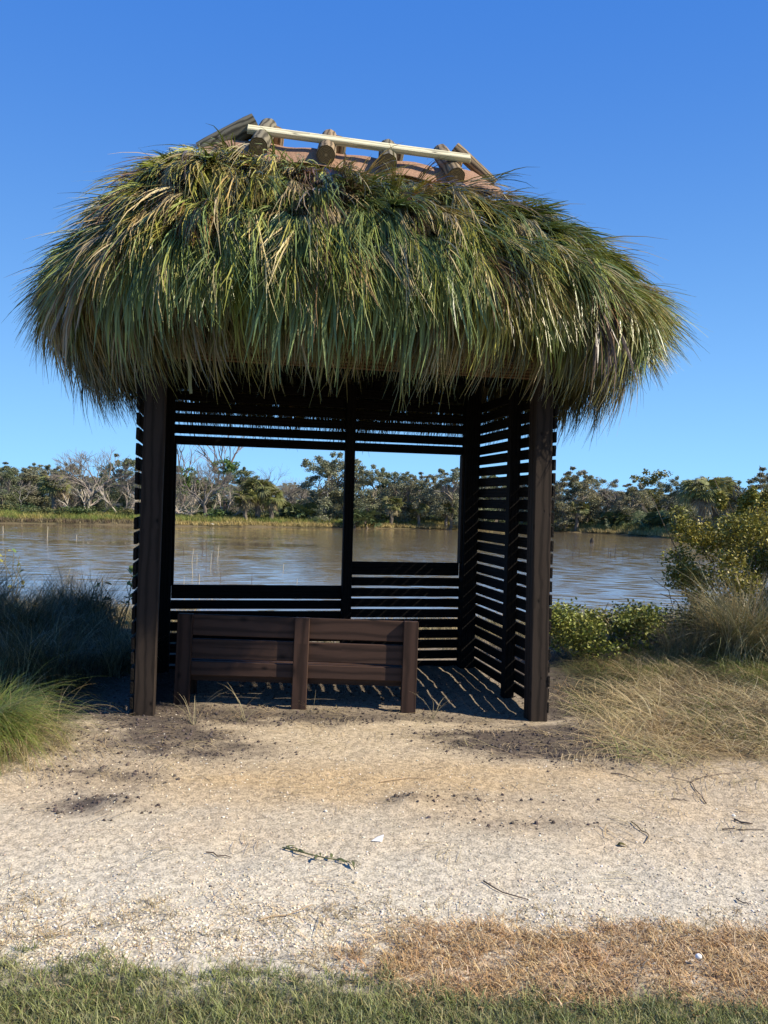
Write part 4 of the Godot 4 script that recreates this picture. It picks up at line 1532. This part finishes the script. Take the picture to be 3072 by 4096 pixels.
func _leafy_plant(at: Vector3, tall: float, leaves: int, label: String) -> void:
	var o := thing("young_plant", label, "plant", at, rng.randf() * TAU)
	var s := Shape.new()
	var tips: Array[Vector3] = []
	for k in 5:
		var pts := crooked(Vector3(rnd(-0.04, 0.04), -0.05, rnd(-0.04, 0.04)), Vector3(rnd(-0.28, 0.28), tall * rnd(0.7, 1.0), rnd(-0.2, 0.2)), 5, 0.04)
		s.tube(pts, taper(0.008, 0.003, 5), 5, Color(0.2, 0.17, 0.08))
		for j in range(1, 6):
			tips.append(pts[j])
	put("stems", s.mesh(mats.stalk), o)
	var kinds: Array[ArrayMesh] = []
	for v in 4:
		var f := Shape.new()
		var c := vary([Color(0.17, 0.21, 0.05), Color(0.13, 0.18, 0.05), Color(0.24, 0.24, 0.05), Color(0.3, 0.25, 0.05)][v], 0.1)
		f.ribbon(PackedVector3Array([Vector3.ZERO, Vector3(0, 0.005, 0.016), Vector3(0, 0.012, 0.042), Vector3(0, 0.01, 0.068), Vector3(0, 0, 0.084)]), PackedFloat32Array([0.008, 0.04, 0.058, 0.042, 0.006]), Vector3.RIGHT, c, c)
		kinds.append(f.mesh(mats.leaf))
	for k in leaves:
		var p: Vector3 = tips[rng.randi() % tips.size()] + Vector3(rnd(-0.03, 0.03), rnd(-0.06, 0.04), rnd(-0.03, 0.03))
		put("leaf", kinds[rng.randi() % 4], o, Transform3D(Basis.from_euler(Vector3(rnd(-0.9, 0.9), rng.randf() * TAU, rnd(-0.9, 0.9))) * Basis.from_scale(Vector3.ONE * rnd(0.7, 1.25)), p))


# ---------------------------------------------------------------- the path and lawn
func on_land(x: float, z: float, lift := 0.0) -> Vector3:
	return Vector3(x, land(x, z) + lift, z)


func build_path_details() -> void:
	var where: Array[Transform3D] = []
	var tints := PackedColorArray()
	# shell gravel
	var pebble := Shape.new()
	for j in 4:
		for k in 7:
			var a := TAU * k / 7.0
			var b := PI * j / 3.0
			var wob := 0.8 + 0.35 * absf(sin(k * 2.3 + j * 1.7))
			pebble.v.append(Vector3(cos(a) * sin(b) * wob, cos(b) * 0.62, sin(a) * sin(b) * wob))
			pebble.c.append(Color.WHITE); pebble.u.append(Vector2.ZERO)
			if j > 0:
				var p := (j - 1) * 7 + k
				var q := (j - 1) * 7 + (k + 1) % 7
				pebble.i.append_array(PackedInt32Array([p, q, p + 7, q, q + 7, p + 7]))
	var pm := pebble.mesh(mats.stalk)
	for k in 120000:
		var d := 2.6 + 3.4 * pow(rng.randf(), 1.5)
		var x := rnd(-0.72, 0.72) * d + rnd(-0.5, 0.5)
		var n := soil_noise.get_noise_2d(x * 2.5, d * 3.0)
		var keep := 0.16 + 0.8 * smoothstep(3.6, 2.9, d + 0.35 * n)
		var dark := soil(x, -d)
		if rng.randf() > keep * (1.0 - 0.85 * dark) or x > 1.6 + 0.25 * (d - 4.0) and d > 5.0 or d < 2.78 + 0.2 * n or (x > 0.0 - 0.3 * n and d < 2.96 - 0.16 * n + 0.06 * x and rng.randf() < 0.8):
			continue
		var r := 0.0018 + 0.0042 * pow(rng.randf(), 3.5)
		if rng.randf() < 0.006:
			r *= 2.0
		where.append(Transform3D(Basis.from_euler(Vector3(rnd(-0.4, 0.4), rng.randf() * TAU, rnd(-0.4, 0.4))) * Basis.from_scale(Vector3(r * rnd(0.9, 1.6), r, r)), on_land(x, -d, r * 0.2)))
		var c := Color(0.66, 0.58, 0.44)
		var u := rng.randf()
		if u < 0.12:
			c = Color(0.74, 0.69, 0.58)
		elif u < 0.2:
			c = Color(0.4, 0.33, 0.24)
		elif u < 0.23:
			c = Color(0.2, 0.17, 0.14)
		elif u < 0.55:
			c = Color(0.6, 0.49, 0.34)
		tints.append(vary(c, 0.15))
	many("shell_gravel", pm, where, tints)
	# crumbs of dark soil
	where.clear()
	tints = PackedColorArray()
	for k in 45000:
		var d := rnd(3.7, 7.6)
		var x := rnd(-2.4, 2.4)
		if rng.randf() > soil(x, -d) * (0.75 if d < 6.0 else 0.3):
			continue
		var r := 0.003 + 0.009 * pow(rng.randf(), 5.0)
		if rng.randf() < 0.004:
			r *= 1.7
		where.append(Transform3D(Basis.from_euler(Vector3(rng.randf() * TAU, rng.randf() * TAU, 0)) * Basis.from_scale(Vector3(r, r * rnd(0.9, 1.5), r)), on_land(x, -d, r * 0.3)))
		tints.append(vary(Color(0.095, 0.075, 0.065), 0.35))
	many("soil_crumbs", pm, where, tints)
	# lawn in front
	var blade := tuft(11, 0.05, 0.75, 0.25, 1.0, 0.003, 0.026, Color(0.85, 0.9, 0.8), Color(1.15, 1.15, 1.0), mats.grass, 3)
	var dead := tuft(12, 0.058, 0.8, 0.45, 1.4, 0.0034, 0.032, Color(0.9, 0.9, 0.9), Color(1.1, 1.05, 1.0), mats.dry, 3)
	where.clear()
	tints = PackedColorArray()
	var where2: Array[Transform3D] = []
	var tints2 := PackedColorArray()
	for k in 34000:
		var d := rnd(1.9, 3.35)
		var x := rnd(-2.4, 2.6)
		var n := soil_noise.get_noise_2d(x * 2.2, d * 3.0)
		var n2 := soil_noise.get_noise_2d(x * 8.0, d * 8.0)
		var lawn := smoothstep(2.77, 2.55, d + 0.13 * n + 0.12 * n2)
		# the orange patch of dead turf
		var burnt := smoothstep(-0.15, 0.3, x + 0.3 * n) * smoothstep(2.52, 2.66, d + 0.12 * n2 + 0.06 * n) * smoothstep(3.08, 2.84, d + 0.16 * n - 0.06 * x + 0.1 * n2)
		var bare := smoothstep(0.0, 0.3, n2 + 0.25 * n)
		var at := on_land(x, -d, -0.004)
		var b := Basis(Vector3.UP, rng.randf() * TAU) * Basis.from_scale(Vector3.ONE * rnd(0.6, 1.15))
		if rng.randf() < minf(0.97, burnt * 1.25):
			if rng.randf() < 0.8 - 0.72 * bare:
				where2.append(Transform3D(b, at))
				tints2.append(vary([Color(0.52, 0.36, 0.185), Color(0.44, 0.275, 0.125), Color(0.6, 0.46, 0.28), Color(0.3, 0.19, 0.1)][rng.randi() % 4], 0.25))
		elif rng.randf() < lawn * 0.8:
			var c := Color(0.19, 0.215, 0.075)
			var u := rng.randf() + 0.25 * n
			if u < 0.2:
				c = Color(0.3, 0.26, 0.13)
			elif u > 0.75:
				c = Color(0.26, 0.27, 0.13)
			where.append(Transform3D(b, at))
			tints.append(vary(c, 0.5))
		elif rng.randf() < 0.06 and d < 3.15 + 0.2 * n:
			where2.append(Transform3D(b, at))
			tints2.append(vary(Color(0.34, 0.27, 0.15), 0.3))
	many("lawn_grass", blade, where, tints)
	many("dead_turf", dead, where2, tints2)
	# loose straws strewn on the path edges
	var straw := Shape.new()
	for k in 5:
		var a := rng.randf() * TAU
		var o := Vector3(rnd(-0.08, 0.08), 0.006, rnd(-0.06, 0.06))
		var dir := Vector3(cos(a), 0, sin(a))
		var l := rnd(0.06, 0.2)
		var bow := rnd(-0.25, 0.25)
		straw.ribbon(PackedVector3Array([o, o + dir * l * 0.5 + dir.cross(Vector3.UP) * bow * l * 0.3 + Vector3(0, 0.008, 0), o + dir * l + dir.cross(Vector3.UP) * bow * l]), PackedFloat32Array([0.0028, 0.003, 0.0015]), dir.cross(Vector3.UP), Color(1, 1, 1), Color(1.1, 1.05, 1))
	where.clear()
	tints = PackedColorArray()
	for k in 2000:
		var d := rnd(2.9, 7.2)
		var x := rnd(-2.4, 2.6)
		var p := 0.05 + 0.9 * blot(x, -d, 1.9, -5.1, 0.9, 0.55) + 0.7 * blot(x, -d, -1.8, -5.0, 0.6, 0.4) + 0.35 * blot(x, -d, 0, -5.9, 1.3, 0.35) + 0.16 * blot(x, -d, 0.3, -3.05, 1.5, 0.2)
		if rng.randf() > p:
			continue
		where.append(Transform3D(Basis(Vector3.UP, rng.randf() * TAU) * Basis.from_scale(Vector3.ONE * rnd(0.6, 1.2)), on_land(x, -d, 0.001)))
		tints.append(vary(Color(0.42, 0.33, 0.19), 0.35))
	many("strewn_straw", straw.mesh(mats.dry), where, tints)
	# single twigs
	for k in TWIGS.size():
		var row: Array = TWIGS[k]
		var pts: Array = row[1]
		var from: Vector3 = pts[0]
		var at := on_land(from.x, from.z)
		var line := PackedVector3Array()
		for j in pts.size():
			var p: Vector3 = pts[j]
			line.append(Vector3(p.x - at.x, land(p.x, p.z) - at.y + 0.006 + (0.02 if j == pts.size() - 1 and k == 7 else 0.0), p.z - at.z))
		var fine := PackedVector3Array()
		for j in line.size() - 1:
			fine.append(line[j])
			fine.append(line[j].lerp(line[j + 1], 0.5) + Vector3(rnd(-0.006, 0.006), 0.003, rnd(-0.01, 0.01)))
		fine.append(line[line.size() - 1])
		var s := Shape.new()
		var c := Color(0.13, 0.1, 0.075)
		if k in [7, 10]:
			c = Color(0.42, 0.31, 0.19)
		elif k in [5]:
			c = Color(0.2, 0.15, 0.08)
		var thick := 0.0065 if k == 3 else 0.0034
		s.tube(fine, taper(thick, thick * 0.55, fine.size() - 1), 6, c)
		if k == 1:
			s.tube(crooked(fine[4], fine[4] + Vector3(-0.13, 0.01, -0.05), 3, 0.05), taper(0.003, 0.0015, 3), 5, c)
		tag(put("twig", s.mesh(mats.stalk), null, Transform3D(Basis(), at)), row[0], "twig", "twigs on the path")
	# a torn green sprig, a dark leaf, a scrap of white litter, a white stone
	var sp := thing("torn_sprig", "torn green sprig with wilted leaves lying across the middle of the path", "sprig", on_land(-0.412, -3.677))
	var stem := Shape.new()
	var line := PackedVector3Array([Vector3(0, 0.008, 0), Vector3(0.1, 0.012, 0.06), Vector3(0.2, 0.015, 0.115), Vector3(0.3, 0.01, 0.13), Vector3(0.33, 0.012, 0.2)])
	stem.tube(line, taper(0.0035, 0.002, 4), 5, Color(0.15, 0.15, 0.06))
	put("stem", stem.mesh(mats.stalk), sp)
	var lf := Shape.new()
	lf.ribbon(PackedVector3Array([Vector3.ZERO, Vector3(0, 0.004, 0.012), Vector3(0, 0.002, 0.032), Vector3(0, -0.003, 0.045)]), PackedFloat32Array([0.004, 0.011, 0.009, 0.001]), Vector3.RIGHT, Color(0.1, 0.12, 0.05), Color(0.12, 0.13, 0.06))
	var lm := lf.mesh(mats.leaf)
	for k in 14:
		put("leaf", lm, sp, Transform3D(Basis.from_euler(Vector3(rnd(-0.3, 0.2), rng.randf() * TAU, rnd(-0.6, 0.6))) * Basis.from_scale(Vector3.ONE * rnd(0.7, 1.3)), line[1 + k % 4].lerp(line[k % 4], rng.randf()) + Vector3(0, 0.004, 0)))
	var dl := Shape.new()
	dl.ribbon(PackedVector3Array([Vector3(-0.022, 0.004, 0), Vector3(-0.008, 0.013, 0), Vector3(0.01, 0.011, 0), Vector3(0.024, 0.004, 0)]), PackedFloat32Array([0.008, 0.03, 0.028, 0.004]), Vector3.BACK, Color(0.1, 0.09, 0.02), Color(0.14, 0.11, 0.03))
	tag(put("fallen_leaf", dl.mesh(mats.leaf), null, Transform3D(Basis(), on_land(1.139, -3.813))), "single dark olive fallen leaf on the sand right of centre", "leaf")
	var scrap := Shape.new()
	scrap.quad(Vector3(-0.028, 0.004, 0.008), Vector3(0.022, 0.004, 0.014), Vector3(0.03, 0.026, -0.014), Vector3(0.0, 0.016, -0.012), Color(0.85, 0.85, 0.84))
	scrap.tri(Vector3(-0.028, 0.004, 0.008), Vector3(0.0, 0.016, -0.012), Vector3(-0.012, 0.003, -0.02), Color(0.8, 0.8, 0.8))
	tag(put("paper_scrap", scrap.mesh(mats.dry), null, Transform3D(Basis(), on_land(0.01, -3.79))), "small torn white scrap lying in the middle of the path", "litter")
	var ball := SphereMesh.new()
	ball.radius = 0.011
	ball.height = 0.019
	ball.radial_segments = 12
	ball.rings = 6
	var chalk := StandardMaterial3D.new()
	chalk.resource_name = "white shell"
	chalk.albedo_color = lin(0.8, 0.78, 0.72)
	chalk.roughness = 0.8
	ball.material = chalk
	tag(put("white_stone", ball, null, Transform3D(Basis.from_scale(Vector3(1.1, 1, 0.9)), on_land(1.119, -2.827, 0.03))), "round white stone in the dead turf at the right", "stone")
	# a few long weeds and palm strips caught at the foot of the left post
	var weed := tuft(9, 0.35, 0.5, 0.35, 1.0, 0.005, 0.03, Color(0.16, 0.15, 0.08), Color(0.36, 0.3, 0.18), mats.dry, 5)
	var wl := ["dry weed at the foot of the left front post", "dry weed sprouting from the dark soil right of the left front post", "green weed tuft by the middle upright of the bench", "wispy dry weed beside the right end of the bench"]
	var wp := [Vector2(-1.25, -5.55), Vector2(-0.95, -5.75), Vector2(-0.5, -6.05), Vector2(0.4, -6.1)]
	for k in 4:
		tag(put("weed", weed, null, Transform3D(Basis(Vector3.UP, k * 1.7) * Basis.from_scale(Vector3.ONE * [1.0, 1.1, 0.6, 0.8][k]), on_land(wp[k].x, wp[k].y))), wl[k], "weed", "weeds under the eave")
